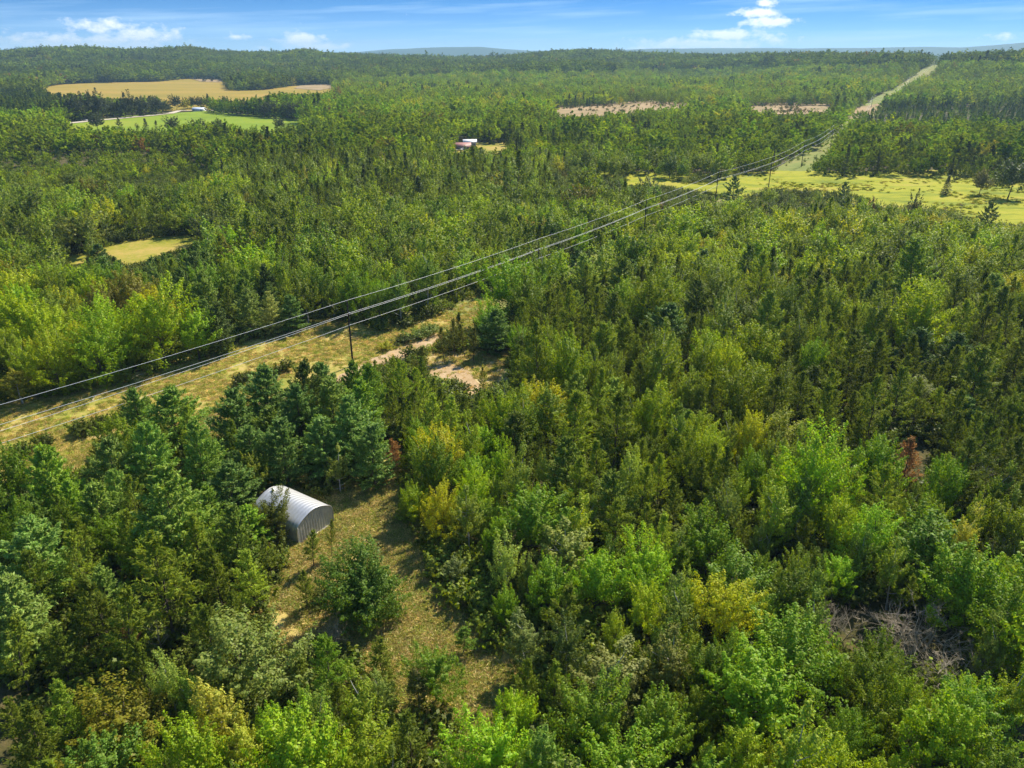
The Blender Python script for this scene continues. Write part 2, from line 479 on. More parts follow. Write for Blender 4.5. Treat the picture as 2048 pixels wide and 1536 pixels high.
def gen_broad(seed, H, R, base, clumps, per, leaf, spiky=0.6, limbs=14, lean=0.0, lower=0.3, slender=0.55):
    r = np.random.RandomState(seed)
    zc = H * (base + (1 - base) * 0.47); rz = H * (1 - base) * 0.53
    n = clumps
    i = np.arange(n) + 0.5
    ph = np.arccos(1 - 2 * i / n * (1 - lower * 0.5)); th = np.pi * (1 + 5 ** 0.5) * i
    d = np.stack([np.cos(th) * np.sin(ph), np.sin(th) * np.sin(ph), np.cos(ph)], -1)
    d = unit(d + r.normal(0, 0.16, d.shape))
    lob = np.zeros(n)
    for k in range(5):
        a = unit(r.normal(0, 1, 3)); lob += 0.13 * np.cos(np.arccos(np.clip(d @ a, -1, 1)) * r.uniform(2, 5) + r.uniform(0, 6))
    rad = np.clip(0.78 + lob * 1.25 + r.uniform(-0.20, 0.14, n), 0.35, 1.12)
    inner = r.rand(n) < 0.22
    rad = np.where(inner, rad * r.uniform(0.4, 0.75, n), rad)
    taper = 1 - slender * np.clip(d[:, 2], 0, 1) ** 2 * 0.3
    c = d * rad[:, None] * np.stack([np.full(n, R) * taper, np.full(n, R) * taper, np.full(n, rz)], -1)
    c[:, 2] += zc
    ax = unit(d * np.array([1, 1, 0.6]) * (1 - spiky * 0.4) + np.array([0, 0, 0.5 + spiky * 0.7]) + r.normal(0, 0.22, d.shape))
    Ls = R * 0.37 * r.uniform(0.7, 1.35, n) + 0.25
    Ws = R * 0.165 * r.uniform(0.8, 1.3, n) + 0.16
    m = per
    t = r.uniform(-0.55, 1.0, (n, m)) ; t = np.where(t > 0.4, t ** 1.1, t)
    off = unit(r.normal(0, 1, (n, m, 3)))
    wid = np.sqrt(r.rand(n, m)) * (1.0 - 0.78 * np.clip(t, 0, 1)) * (1 - 0.3 * np.clip(-t, 0, 1))
    P = c[:, None, :] + ax[:, None, :] * (t * Ls[:, None])[..., None] + off * (wid * Ws[:, None])[..., None] * np.array([1, 1, 0.75])
    Nn = unit(off * 0.8 + np.array([0, 0, 0.4]) + d[:, None, :] * 0.6 + r.normal(0, 0.30, off.shape))
    D = unit(off + ax[:, None, :] * 0.6 + r.normal(0, 0.5, off.shape))
    sz = leaf * r.uniform(0.65, 1.25, n * m)
    V, Q = leaves(P.reshape(-1, 3), Nn.reshape(-1, 3), D.reshape(-1, 3), sz, sz * 0.62)
    lx, ly = r.normal(0, lean, 2) * H
    wood = MB()
    zs = np.linspace(0, H * 0.82, 7)
    tr = 0.011 * H + 0.03
    px = np.cumsum(r.normal(0, 0.05 * R * 0.4, 7)); py = np.cumsum(r.normal(0, 0.05 * R * 0.4, 7))
    px -= px[0]; py -= py[0]
    wood.tube(np.stack([px, py, zs], -1), tr * (1 - 0.85 * np.linspace(0, 1, 7)) * np.array([1.35, 1, 1, 1, 1, 1, 1]), 6)
    for k in r.choice(n, min(limbs, n), replace=False):
        z0 = np.clip(c[k, 2] - np.hypot(c[k, 0], c[k, 1]) * r.uniform(0.5, 1.0), H * base * 0.6, H * 0.75)
        b = np.array([np.interp(z0, zs, px), np.interp(z0, zs, py), z0]); e = c[k]
        mm = (b + e) / 2 + np.array([0, 0, -0.08 * R])
        wood.tube([b, mm, e], [tr * 0.42, tr * 0.26, tr * 0.08], 4)
    V[:, 0] += lx * (V[:, 2] / H) ** 1.3; V[:, 1] += ly * (np.clip(V[:, 2], 0, None) / H) ** 1.3
    for W in wood.V:
        W[:, 0] += lx * (np.clip(W[:, 2], 0, None) / H) ** 1.3; W[:, 1] += ly * (np.clip(W[:, 2], 0, None) / H) ** 1.3
    return wood, V, Q


def gen_conifer(seed, H, R, base, step, nbr, el0, el1, per, nl, nw, prof=1.0, dens=1.0, droop=0.0, irr=0.3, sub=0.62, flat=0.35, dead=0, spl=0.5, top=0.0):
    """whorled conifer. per: needles per spray, nl/nw: half length/width of a needle bundle"""
    r = np.random.RandomState(seed)
    wood = MB()
    zs = np.linspace(0, H, 8)
    bx = np.cumsum(r.normal(0, 0.012 * H, 8)); by = np.cumsum(r.normal(0, 0.012 * H, 8)); bx -= bx[0]; by -= by[0]
    tr = 0.010 * H + 0.02
    wood.tube(np.stack([bx, by, zs], -1), tr * (1 - 0.93 * np.linspace(0, 1, 8)), 6)
    P = []; AX = []; LN = []; WD = []
    z = H * base
    bias = r.uniform(0, 6.28); ba = r.uniform(0, 0.25)
    while z < H * 0.955:
        f = (z - H * base) / (H * (1 - base))
        rr = R * max(0.17, (1 - f ** prof) ** 0.85 * min(1.0, 0.62 + f * 2.6) + top * (1 - f))
        nb = max(3, int(round(nbr * (1 - 0.35 * f))))
        a0 = r.uniform(0, 6.28)
        for k in range(nb):
            if r.rand() > dens:
                continue
            a = a0 + 6.283 * k / nb + r.normal(0, 0.22)
            ln = rr * r.uniform(1 - irr, 1 + irr * 0.6) * (1 + ba * math.cos(a - bias))
            el = math.radians(el0 + (el1 - el0) * f + r.normal(0, 6))
            dirv = np.array([math.cos(a) * math.cos(el), math.sin(a) * math.cos(el), math.sin(el)])
            b = np.array([np.interp(z, zs, bx), np.interp(z, zs, by), z + r.normal(0, 0.08)])
            e = b + dirv * ln + np.array([0, 0, -droop * ln])
            mid = b + dirv * ln * 0.5 + np.array([0, 0, -0.06 * ln])
            if ln > 0.5:
                wood.tube([b, mid, e], [tr * 0.30 * (1 - f * 0.7), tr * 0.18 * (1 - f * 0.7), 0.008], 3)
            ns = max(2, int(ln / spl))
            for s in range(ns):
                t = 1 - (s + r.rand() * 0.7) / ns * sub
                p = b * (1 - t) ** 2 + 2 * mid * t * (1 - t) + e * t * t
                side = np.array([-math.sin(a), math.cos(a), 0]) * r.choice([-1, 1]) * r.uniform(0.15, 0.75)
                if s == 0:
                    side *= 0.15
                lat = ln * 0.24 * (1 - abs(t - 0.65))
                P.append(p + side * lat * 1.1); AX.append(unit(dirv * 0.75 + side * 0.7 + np.array([0, 0, 0.30 - droop * 0.6 + 0.25 * f])))
                LN.append(0.34 + 0.10 * ln); WD.append((0.20 + 0.07 * ln))
        z += step * r.uniform(0.75, 1.25) * (1 - 0.45 * f)
    # leader
    for k in range(4):
        aa = r.uniform(0, 6.28); P.append(np.array([bx[-1], by[-1], H * (0.93 + 0.014 * k)])); AX.append(np.array([math.cos(aa) * .7, math.sin(aa) * .7, 0.7])); LN.append(0.32); WD.append(0.20)
    P = np.array(P); AX = unit(np.array(AX)); LN = np.array(LN); WD = np.array(WD)
    n = len(P); m = per
    t = r.uniform(-0.5, 1, (n, m))
    off = unit(r.normal(0, 1, (n, m, 3)))
    C = P[:, None, :] + AX[:, None, :] * (t * LN[:, None])[..., None] + off * (np.sqrt(r.rand(n, m)) * (1 - 0.6 * np.clip(t, 0, 1)) * WD[:, None])[..., None] * np.array([1, 1, flat + 0.25])
    D = unit(AX[:, None, :] * 0.9 + off * 0.8 + np.array([0, 0, 0.15]))
    Nn = unit(np.array([0, 0, 0.6]) + r.normal(0, 0.38, off.shape) + off * 0.55)
    s = nl * r.uniform(0.7, 1.25, n * m)
    V, Q = leaves(C.reshape(-1, 3), Nn.reshape(-1, 3), D.reshape(-1, 3), s, np.full(n * m, nw))
    for k in range(dead):
        z0 = H * r.uniform(0.12, base + 0.08); a = r.uniform(0, 6.28); ln = R * r.uniform(0.4, 0.9)
        b = np.array([np.interp(z0, zs, bx), np.interp(z0, zs, by), z0])
        wood.tube([b, b + np.array([math.cos(a), math.sin(a), 0.12]) * ln], [0.025, 0.006], 3)
    return wood, V, Q


def gen_bare(seed, H, R, n1=6, n2=5, n3=4, trunk=True, stems=1, up=0.9, thin=1.0):
    r = np.random.RandomState(seed)
    wood = MB()
    for s in range(stems):
        a = r.uniform(0, 6.28); off = 0.25 * s
        b0 = np.array([math.cos(a) * off, math.sin(a) * off, 0.0]); lean = unit(np.array([math.cos(a) * 0.35 * (stems > 1), math.sin(a) * 0.35 * (stems > 1), 1.0]) + r.normal(0, 0.05, 3))
        top = b0 + lean * H * r.uniform(0.8, 1.0)
        tr = (0.012 * H + 0.015) * thin
        pts = [b0 + (top - b0) * t + r.normal(0, 0.02 * H, 3) * (t > 0) for t in np.linspace(0, 1, 5)]
        wood.tube(pts, tr * np.array([1, 0.8, 0.55, 0.33, 0.1]), 5)
        for i in range(n1):
            t = r.uniform(0.25, 0.95); b = b0 + (top - b0) * t
            a1 = r.uniform(0, 6.28)
            d = unit(np.array([math.cos(a1), math.sin(a1), up * r.uniform(0.5, 1.3)]))
            l = R * r.uniform(0.6, 1.1) * (1.15 - 0.55 * t)
            e = b + d * l
            wood.tube([b, (b + e) / 2 + r.normal(0, 0.05 * l, 3), e], [tr * 0.45, tr * 0.3, tr * 0.10], 4)
            for j in range(n2):
                t2 = r.uniform(0.3, 1.0); b2 = b + (e - b) * t2
                d2 = unit(d + r.normal(0, 0.55, 3) + np.array([0, 0, 0.25])); l2 = l * r.uniform(0.3, 0.55)
                e2 = b2 + d2 * l2
                wood.tube([b2, e2], [tr * 0.2, tr * 0.07], 3)
                for k in range(n3):
                    b3 = b2 + (e2 - b2) * r.uniform(0.3, 1.0)
                    e3 = b3 + unit(d2 + r.normal(0, 0.6, 3) + np.array([0, 0, 0.2])) * l2 * r.uniform(0.35, 0.6)
                    wood.tube([b3, e3], [tr * 0.10, tr * 0.04], 3)
    return wood


# kinds. each entry: nominal height; meshes scaled per tree
KIND = {}


def add_kind(kind, nominal, near, mid, far, mat, bark, radius):
    """near: (trunk mesh, crown mesh) pairs; mid/far: single meshes for the massed stands"""
    pairs = []
    for i, (w, V, Q) in enumerate(near):
        pairs.append((w.mesh('trunk', bark), mesh_np('crown', V, Q, [mat])))

    def one(w, V, Q, nm):
        WV = np.concatenate(w.V); WQ = np.concatenate(w.Q)
        me = mesh_np(nm, np.concatenate([WV, V]), np.concatenate([WQ, Q + len(WV)]), [bark, mat],
                     np.concatenate([np.zeros(len(WQ), int), np.ones(len(Q), int)]))
        return me
    midp = [(w.mesh('trunk', bark), mesh_np('crown', V, Q, [mat])) for (w, V, Q) in mid]
    src = [one(*t, kind + '_mid') for t in mid] + [mesh_np(kind + '_far', V, Q, [M['far_leaf']]) for (w, V, Q) in far]
    KIND[kind] = dict(h=nominal, near=pairs, midp=midp, src=src, nmid=len(mid), nfar=len(far), r=radius)


print('building trees')
wp = dict(prof=2.1, irr=0.30, sub=0.75, flat=0.3, spl=0.55)
add_kind('white_pine', 12.0,
         [gen_conifer(100 + i, 12, 3.9 + 0.35 * (i % 3), 0.07, 0.74, 7, 4, 50, 28, 0.26, 0.078, dens=0.93, **wp) for i in range(5)],
         [gen_conifer(120 + i, 12, 4.0, 0.08, 1.0, 6, 4, 50, 12, 0.40, 0.15, dens=0.93, **{**wp, 'spl': 0.8}) for i in range(3)],
         [gen_conifer(130 + i, 12, 3.7, 0.14, 1.9, 5, 6, 45, 3, 0.9, 0.42, **{**wp, 'spl': 1.5}) for i in range(3)],
         M['needle'], M['bark'], 3.2)
jp = dict(prof=1.35, irr=0.45, sub=0.72, flat=0.6, spl=0.42)
add_kind('slender_pine', 10.5,
         [gen_conifer(200 + i, 10.5, 2.4 + 0.3 * (i % 3), 0.27 + 0.04 * (i % 2), 0.58, 5, 22, 58, 17, 0.23, 0.055, dens=0.82, dead=9, **jp) for i in range(6)],
         [gen_conifer(220 + i, 10.5, 2.3, 0.28, 0.85, 5, 22, 58, 7, 0.36, 0.115, dens=0.85, dead=5, **{**jp, 'spl': 0.7}) for i in range(4)],
         [gen_conifer(240 + i, 10.5, 2.3, 0.25, 1.5, 4, 22, 50, 3, 0.75, 0.30, **{**jp, 'spl': 1.2}) for i in range(3)],
         M['soft_needle'], M['bark'], 2.25)
add_kind('maple_tree', 11.0,
         [gen_broad(300 + i, 11, 3.4 + 0.35 * (i % 3), 0.13, 105, 115, 0.140, spiky=(0.75, 0.95, 0.5)[i % 3], lean=0.03, limbs=20) for i in range(6)],
         [gen_broad(320 + i, 11, 3.7, 0.06, 80, 40, 0.26, spiky=0.3, limbs=6, lower=0.5) for i in range(4)],
         [gen_broad(340 + i, 11, 3.7, 0.06, 34, 13, 0.62, spiky=0.35, limbs=1) for i in range(4)],
         M['leaf'], M['bark'], 2.9)
add_kind('aspen_tree', 11.0,
         [gen_broad(400 + i, 11, 2.1 + 0.25 * (i % 3), 0.16, 80, 92, 0.120, spiky=0.85, lean=0.04, limbs=16, slender=1.0) for i in range(5)],
         [gen_broad(420 + i, 11, 2.5, 0.12, 52, 30, 0.24, spiky=0.5, limbs=5, slender=1.0) for i in range(4)],
         [gen_broad(440 + i, 11, 2.5, 0.08, 26, 12, 0.50, spiky=0.6, limbs=1, slender=1.0) for i in range(3)],
         M['leaf'], M['birch'], 1.95)
sp = dict(prof=1.0, irr=0.18, sub=0.9, flat=0.3, droop=0.16, spl=0.5)
add_kind('spruce_tree', 11.0,
         [gen_conifer(500 + i, 11, 2.1, 0.04, 0.55, 7, -2, 40, 14, 0.22, 0.07, **sp) for i in range(2)],
         [gen_conifer(520 + i, 11, 2.1, 0.05, 0.85, 6, -2, 40, 7, 0.38, 0.14, **{**sp, 'spl': 0.8}) for i in range(2)],
         [gen_conifer(540 + i, 11, 2.7, 0.05, 1.5, 5, -2, 40, 3, 0.8, 0.36, **{**sp, 'spl': 1.3}) for i in range(2)],
         M['needle'], M['bark'], 1.8)
add_kind('shrub', 2.6,
         [gen_broad(600 + i, 2.6, 1.5, 0.0, 44, 34, 0.12, spiky=0.6, limbs=9, lower=0.5) for i in range(4)],
         [gen_broad(620 + i, 2.6, 1.5, 0.0, 24, 16, 0.22, spiky=0.6, limbs=3, lower=0.5) for i in range(3)],
         [gen_broad(640 + i, 2.6, 1.6, 0.0, 12, 7, 0.45, spiky=0.5, limbs=1, lower=0.5) for i in range(2)],
         M['leaf'], M['bark'], 1.3)
_w, _V, _Q = gen_broad(352, 11, 4.0, 0.0, 420, 90, 0.13, spiky=0.2, limbs=24, lower=0.06, slender=0.2)
ROUND = (_w.mesh('trunk', M['bark']), mesh_np('crown', _V, _Q, [M['leaf']]))
# bare trees: trunk + branches, no crown
BARE = []
for i in range(4):
    BARE.append(gen_bare(700 + i, 7.0, 2.3, 13, 6, 4).mesh('branches', M['deadwood']))
BARE_BUSH = []
for i in range(3):
    BARE_BUSH.append(gen_bare(720 + i, 4.5, 2.6, 7, 6, 5, stems=5, up=0.8, thin=1.1).mesh('branches', M['deadwood']))

# ------------------------------------------------------------------ ground sheet
print('ground')


def build_ground():
    rr = [2.0]
    while rr[-1] < 15000:
        rr.append(rr[-1] + max(1.6, rr[-1] * 0.013))
    rr = np.array(rr)
    # finer inside the view, coarser behind
    A = np.concatenate([np.linspace(-50, 50, 361), np.linspace(50, 310, 81)[1:-1]])
    A = np.radians(A)
    na, nr = len(A), len(rr)
    X = np.outer(rr, np.sin(A)); Y = np.outer(rr, np.cos(A))
    Z = ground_z(X, Y)
    V = np.stack([X, Y, Z], -1).reshape(-1, 3)
    i = np.arange(nr - 1)[:, None]; j = np.arange(na)[None, :]; j2 = (j + 1) % na
    Q = np.stack([i * na + j2, i * na + j, (i + 1) * na + j, (i + 1) * na + j2], -1).reshape(-1, 4)
    me = mesh_np('ground', V, Q, [M['floor']], smooth=True)
    tag(obj('ground', me), kind='structure')


# the floor material turns to closed canopy green on the far hills beyond the modelled trees
def floor_far():
    m = M['floor']; N, L = m.node_tree.nodes, m.node_tree.links
    p = [n for n in N if n.type == 'BSDF_PRINCIPLED'][0]
    src = p.inputs['Base Color'].links[0].from_socket
    g = N.new('ShaderNodeNewGeometry')
    ln = N.new('ShaderNodeVectorMath'); ln.operation = 'LENGTH'; L.new(g.outputs['Position'], ln.inputs[0])
    mr = N.new('ShaderNodeMapRange'); mr.inputs[1].default_value = 2900; mr.inputs[2].default_value = 3600
    L.new(ln.outputs['Value'], mr.inputs[0])
    mx = N.new('ShaderNodeMixRGB'); L.new(mr.outputs[0], mx.inputs[0]); L.new(src, mx.inputs[1]); mx.inputs[2].default_value = (0.03, 0.065, 0.04, 1)
    L.new(mx.outputs[0], p.inputs['Base Color'])


floor_far()
build_ground()


def sheet(name, poly_w, mat, off, label=None, jag=0.0, cell=None, kind='structure', seed=1):
    """a draped sheet bounded by a world polygon"""
    r = np.random.RandomState(seed)
    P = []
    n = len(poly_w)
    xs = [p[0] for p in poly_w]; ys = [p[1] for p in poly_w]
    size = max(max(xs) - min(xs), max(ys) - min(ys))
    if cell is None:
        cell = max(1.5, size / 45)
    for i in range(n):
        a = np.array(poly_w[i]); b = np.array(poly_w[(i + 1) % n]); L_ = np.linalg.norm(b - a)
        k = max(1, int(L_ / cell))
        for t in range(k):
            q = a + (b - a) * t / k
            if jag and t:
                q = q + r.normal(0, jag, 2)
            P.append(q)
    P = np.array(P); nb = len(P)
    gx, gy = np.meshgrid(np.arange(min(xs), max(xs), cell), np.arange(min(ys), max(ys), cell))
    G = np.stack([gx.ravel(), gy.ravel()], -1) + r.uniform(-0.2, 0.2, (gx.size, 2)) * cell
    G = G[in_poly(G[:, 0], G[:, 1], [tuple(p) for p in P])]
    pts = [Vector(p) for p in P] + [Vector(g) for g in G]
    res = delaunay_2d_cdt(pts, [(i, (i + 1) % nb) for i in range(nb)], [], 1, 1e-4)
    vs, fs = res[0], res[2]
    V = np.array([(v.x, v.y) for v in vs])
    z = ground_z(V[:, 0], V[:, 1]) + off + 0.00045 * np.hypot(V[:, 0], V[:, 1])
    me = bpy.data.meshes.new(name)
    me.from_pydata([(a, b, c) for (a, b), c in zip(V.tolist(), z.tolist())], [], [list(f) for f in fs])
    me.materials.append(mat)
    for p in me.polygons:
        p.use_smooth = True
    o = obj(name, me)
    tag(o, label=label, kind=kind)
    return o


def wpoly(px):
    return [hit(u, v) for u, v in px]


# ---- visible open ground, in photo pixels (no crown may hang in front of it)
V_CORR = [(-60, 815), (0, 802), (80, 800), (170, 790), (250, 772), (320, 742), (400, 722), (462, 708), (482, 684), (550, 674), (600, 662),
          (628, 642), (690, 640), (760, 664), (815, 658), (850, 640), (885, 640), (888, 664), (860, 690), (815, 694), (740, 722), (700, 712), (650, 708),
          (600, 712), (545, 722), (490, 736), (452, 762), (436, 800), (430, 835), (412, 830), (398, 808), (350, 785), (300, 797), (245, 790),
          (205, 828), (150, 838), (75, 868), (0, 888), (-60, 900)]
V_SAND = [(872, 706), (930, 704), (1000, 706), (1018, 698), (1010, 716), (1000, 738), (990, 755), (975, 772), (945, 768), (915, 756), (872, 752), (864, 730)]
V_SAND2 = [(925, 612), (950, 596), (965, 592), (958, 612), (935, 624)]
V_TRK = [(413, 836), (436, 838), (436, 868), (418, 866)]
V_CLEAR = [(672, 1000), (700, 985), (735, 966), (766, 955), (792, 972), (782, 1000), (800, 1050), (835, 1085), (838, 1150), (862, 1200), (900, 1235),
           (930, 1262), (950, 1300), (1010, 1330), (985, 1400), (975, 1452), (945, 1460), (920, 1420), (880, 1408), (850, 1425), (812, 1420), (790, 1370), (760, 1315), (700, 1290), (640, 1280), (575, 1275),
           (560, 1230), (552, 1180), (585, 1130), (600, 1115), (655, 1075), (668, 1040)]
V_MEADOW = [(1252, 352), (1300, 350), (1360, 368), (1420, 370), (1490, 350), (1560, 352), (1640, 350), (1700, 356), (1800, 353), (1900, 352), (1990, 366), (2048, 372), (2100, 375),
            (2100, 452), (2048, 448), (1950, 440), (1880, 414), (1790, 405), (1700, 384), (1650, 378), (1590, 378), (1540, 372), (1500, 372), (1440, 385), (1380, 375), (1310, 366), (1255, 368)]
V_FLD5 = [(128, 520), (160, 510), (185, 508), (215, 494), (262, 484), (330, 474), (375, 472), (398, 484), (360, 494), (318, 508), (280, 520), (250, 528), (228, 512), (200, 504), (165, 512), (170, 528)]
V_GREEN = [(150, 250), (165, 241), (250, 232), (340, 226), (400, 224), (470, 231), (540, 237), (596, 240), (590, 249), (500, 252), (440, 240), (380, 246), (330, 252), (300, 258), (250, 255), (200, 252)]
V_TAN = [(82, 178), (120, 170), (200, 166), (320, 164), (372, 158), (450, 160), (448, 180), (470, 186), (540, 180), (590, 172), (662, 170), (662, 182), (600, 188), (560, 186), (520, 197), (450, 202), (400, 194),
         (345, 205), (310, 197), (250, 200), (200, 196), (150, 189), (100, 186)]
V_SOIL1 = [(1112, 220), (1180, 214), (1250, 210), (1310, 205), (1320, 210), (1395, 211), (1300, 214), (1240, 220), (1190, 226), (1118, 229)]
V_SOIL2 = [(1500, 213), (1560, 210), (1600, 213), (1655, 211), (1660, 218), (1620, 221), (1560, 224), (1545, 219), (1505, 218)]
V_LAWN = [(960, 291), (1008, 288), (1000, 300), (962, 303)]
V_FAR = [(1640, 300), (1560, 330), (1552, 345), (1600, 335), (1650, 300)]
V_ROAD = [(130, 247), (200, 240), (300, 231), (340, 226), (352, 221), (420, 221), (420, 226), (340, 229), (300, 234), (200, 243), (130, 250)]
V_TAN = [(u, v if v < 186 else v - 3) for u, v in V_TAN]
V_BARE1 = [(1655, 1222), (1735, 1210), (1740, 1290), (1675, 1295)]
V_BARE2 = [(1790, 1258), (1850, 1238), (1895, 1252), (1900, 1318), (1850, 1345), (1805, 1318)]
V_BARE3 = [(1800, 885), (1845, 885), (1845, 950), (1805, 950)]
V_RUST = [(768, 888), (798, 888), (796, 940), (770, 945)]
VIS = [V_RUST, V_BARE1, V_BARE2, V_BARE3, V_CORR, V_SAND, V_SAND2, V_TRK, V_CLEAR, V_MEADOW, V_FLD5, V_GREEN, V_TAN, V_SOIL1, V_SOIL2, V_LAWN, V_FAR, V_ROAD]
V_SHED = [(520, 985), (535, 968), (562, 962), (660, 1004), (672, 1015), (672, 1050), (600, 1090), (590, 1086), (560, 1050), (524, 1030)]
V_HOUSE = [(905, 283), (948, 283), (948, 296), (905, 300)]
V_BARN = [(384, 216), (414, 216), (414, 224), (384, 224)]

# ---- pole line
POLE_H = 14.0
POLE_TOPS = [(694, 603), (1078, 480), (1293, 401), (1437, 345), (1545, 315), (1610, 283), (1668, 251)]


def hit_plane(u, v, z):
    d = ray(u, v); t = (z - CAM_H) / d[2]
    return d[0] * t, d[1] * t


POLES = [hit_plane(u, v, POLE_H) for u, v in POLE_TOPS]
far_pts = [hit(u, v) for u, v in [(1712, 238), (1742, 216), (1780, 192), (1818, 170), (1845, 152), (1868, 136), (1884, 124)]]
# one pole beyond the left edge of the frame
p0 = np.array(POLES[0]); p1 = np.array(POLES[1])
dl = np.array(hit_plane(0, 810, POLE_H - 1.4)) - p0
dl = dl / np.linalg.norm(dl)
POLE_L = tuple(p0 + dl * 128)
LINE = [tuple(p0 + dl * 330), POLE_L] + POLES + far_pts
last = np.array(far_pts[-1]); dd = unit(last - np.array(far_pts[-3]))
LINE.append(tuple(last + dd * 700))
LINEA = np.array(LINE)


def dist_line(x, y, pts=LINEA):
    x = np.asarray(x, float); y = np.asarray(y, float)
    best = np.full(x.shape, 1e9)
    for i in range(len(pts) - 1):
        a = pts[i]; b = pts[i + 1]; d = b - a; L2 = d @ d
        t = np.clip(((x - a[0]) * d[0] + (y - a[1]) * d[1]) / L2, 0, 1)
        best = np.minimum(best, np.hypot(x - a[0] - t * d[0], y - a[1] - t * d[1]))
    return best


def strip(pts, w):
    pts = np.array(pts, float)
    w = np.broadcast_to(np.array(w, float), (len(pts),))
    T = unit(np.gradient(pts, axis=0)); Nn = np.stack([-T[:, 1], T[:, 0]], -1)
    L_ = pts + Nn * w[:, None]; R_ = pts - Nn * w[:, None]
    return [tuple(p) for p in L_] + [tuple(p) for p in R_[::-1]]


hw = np.interp(np.linalg.norm(LINEA, axis=1), [0, 150, 260, 420, 700, 1500], [17, 17, 9, 11, 12, 13])
sheet('corridor_ground', strip(LINEA[2:], hw[2:]), M['row_green'], 0.006, jag=0.3, cell=3.5, seed=2)
sheet('corridor_clearing', [hit(u, v) for u, v in [(-200, 800), (60, 780), (250, 755), (400, 700), (470, 670), (620, 630), (700, 630), (800, 640), (885, 625), (905, 660), (1030, 690), (1040, 745), (985, 800), (930, 820), (830, 790),
       (735, 760), (640, 760), (560, 790), (500, 830), (470, 880), (430, 900), (340, 860), (200, 900), (60, 960), (-200, 990)]], M['row_grass'], 0.024, jag=0.4, cell=2.5, seed=3)
sheet('shed_clearing', [hit(u, v) for u, v in [(560, 960), (700, 930), (800, 920), (850, 1000), (900, 1100), (1000, 1200), (1080, 1300), (1120, 1480), (1040, 1600), (900, 1600), (760, 1480), (600, 1360), (480, 1300), (470, 1150), (520, 1090), (500, 1000)]],
      M['dry_grass'], 0.012, jag=0.4, cell=1.5, seed=4)
sheet('sandy_track', [hit(u, v) for u, v in [(735, 722), (790, 700), (840, 682), (872, 668), (890, 672), (862, 694), (842, 720), (862, 736), (905, 730), (935, 742), (962, 775), (975, 800), (945, 800), (915, 765), (880, 758), (850, 765), (800, 742), (760, 745), (690, 790), (600, 830), (520, 855), (455, 880), (425, 905), (402, 880), (405, 835), (440, 828), (470, 850), (560, 810), (660, 765)]],
      M['sand'], 0.040, jag=0.25, cell=1.6, seed=5)
sheet('sandy_clearing', [hit(u, v) for u, v in [(862, 704), (930, 698), (1010, 694), (1032, 708), (1020, 745), (990, 790), (940, 792), (905, 768), (868, 752), (856, 725)]],
      ground_mat('dry_sandy_grass', [(0.28, (0.28, 0.23, 0.07)), (0.45, (0.42, 0.32, 0.12)), (0.6, (0.54, 0.40, 0.19)), (0.75, (0.60, 0.46, 0.27))], 0.2, 1.5, 0.8), 0.033, jag=0.4, cell=1.6, seed=19)
sheet('footpath', strip([hit(u, v) for u, v in [(775, 962), (735, 1010), (690, 1080), (650, 1150), (618, 1220), (640, 1262), (760, 1270), (850, 1300), (820, 1400), (850, 1500)]], [1.0, 1.2, 1.0, 1.2, 1.6, 1.5, 1.2, 1.8, 1.5, 1.0]),
      ground_mat('trodden_earth', [(0.25, (0.26, 0.19, 0.07)), (0.5, (0.36, 0.255, 0.11)), (0.75, (0.46, 0.33, 0.17))], 0.3, 2.2, 0.7), 0.026, jag=0.22, cell=1.0, seed=6)
sheet('meadow', [hit(u, v) for u, v in [(1200, 340), (1400, 348), (1560, 342), (1700, 344), (1900, 340), (2300, 350), (2300, 475), (2048, 470), (1900, 445), (1700, 412), (1500, 400), (1380, 395), (1200, 385)]], M['marsh'], 0.02, jag=1.0, cell=8, seed=7)
sheet('small_field', wpoly([(110, 530), (128, 508), (210, 482), (330, 464), (410, 464), (430, 490), (330, 530), (240, 556), (150, 550)]), M['lawn'], 0.02, jag=0.6, cell=4, seed=8)
sheet('green_field', wpoly([(120, 262), (130, 248), (250, 233), (340, 227), (420, 222), (540, 233), (640, 240), (640, 268), (520, 292), (300, 300), (150, 292), (100, 275)]), M['green_field'], 0.02, cell=12, seed=9)
sheet('tan_field', wpoly([(60, 182), (90, 172), (160, 165), (320, 161), (372, 154), (450, 157), (560, 172), (680, 165), (690, 188), (610, 202), (560, 212), (450, 220), (330, 224), (200, 212), (70, 194)]), M['tan_field'], 0.02, cell=25, seed=10)
sheet('bare_soil_patch', wpoly([(1090, 215), (1200, 209), (1310, 201), (1400, 206), (1410, 214), (1300, 222), (1200, 233), (1090, 235)]), M['soil'], 0.03, cell=14, seed=11)
sheet('bare_soil_patch', wpoly([(1490, 208), (1600, 206), (1670, 206), (1680, 224), (1600, 230), (1490, 228)]), M['soil'], 0.03, cell=14, seed=12)
sheet('bare_soil_patch', wpoly([(1690, 232), (1715, 216), (1760, 208), (1760, 218), (1740, 232), (1700, 240)]), M['soil'], 0.45, cell=14, seed=13)
sheet('sandy_bank', wpoly([(382, 158), (400, 151), (448, 152), (450, 160), (440, 166), (400, 164)]), M['soil'], 0.5, cell=14, seed=14)
sheet('sandy_bank', wpoly([(588, 178), (600, 172), (664, 170), (664, 178), (640, 182)]), M['soil'], 0.5, cell=14, seed=15)
sheet('gravel_road', strip([hit(u, v) for u, v in [(60, 255), (130, 248.5), (200, 241.5), (300, 232.5), (340, 228), (360, 222.5), (430, 222.5)]], 4.5), M['road'], 0.35, cell=8, seed=16)
sheet('house_lawn', wpoly([(780, 298), (870, 290), (960, 286), (1020, 284), (1015, 306), (960, 312), (800, 312)]), M['lawn'], 0.02, cell=5, seed=17)

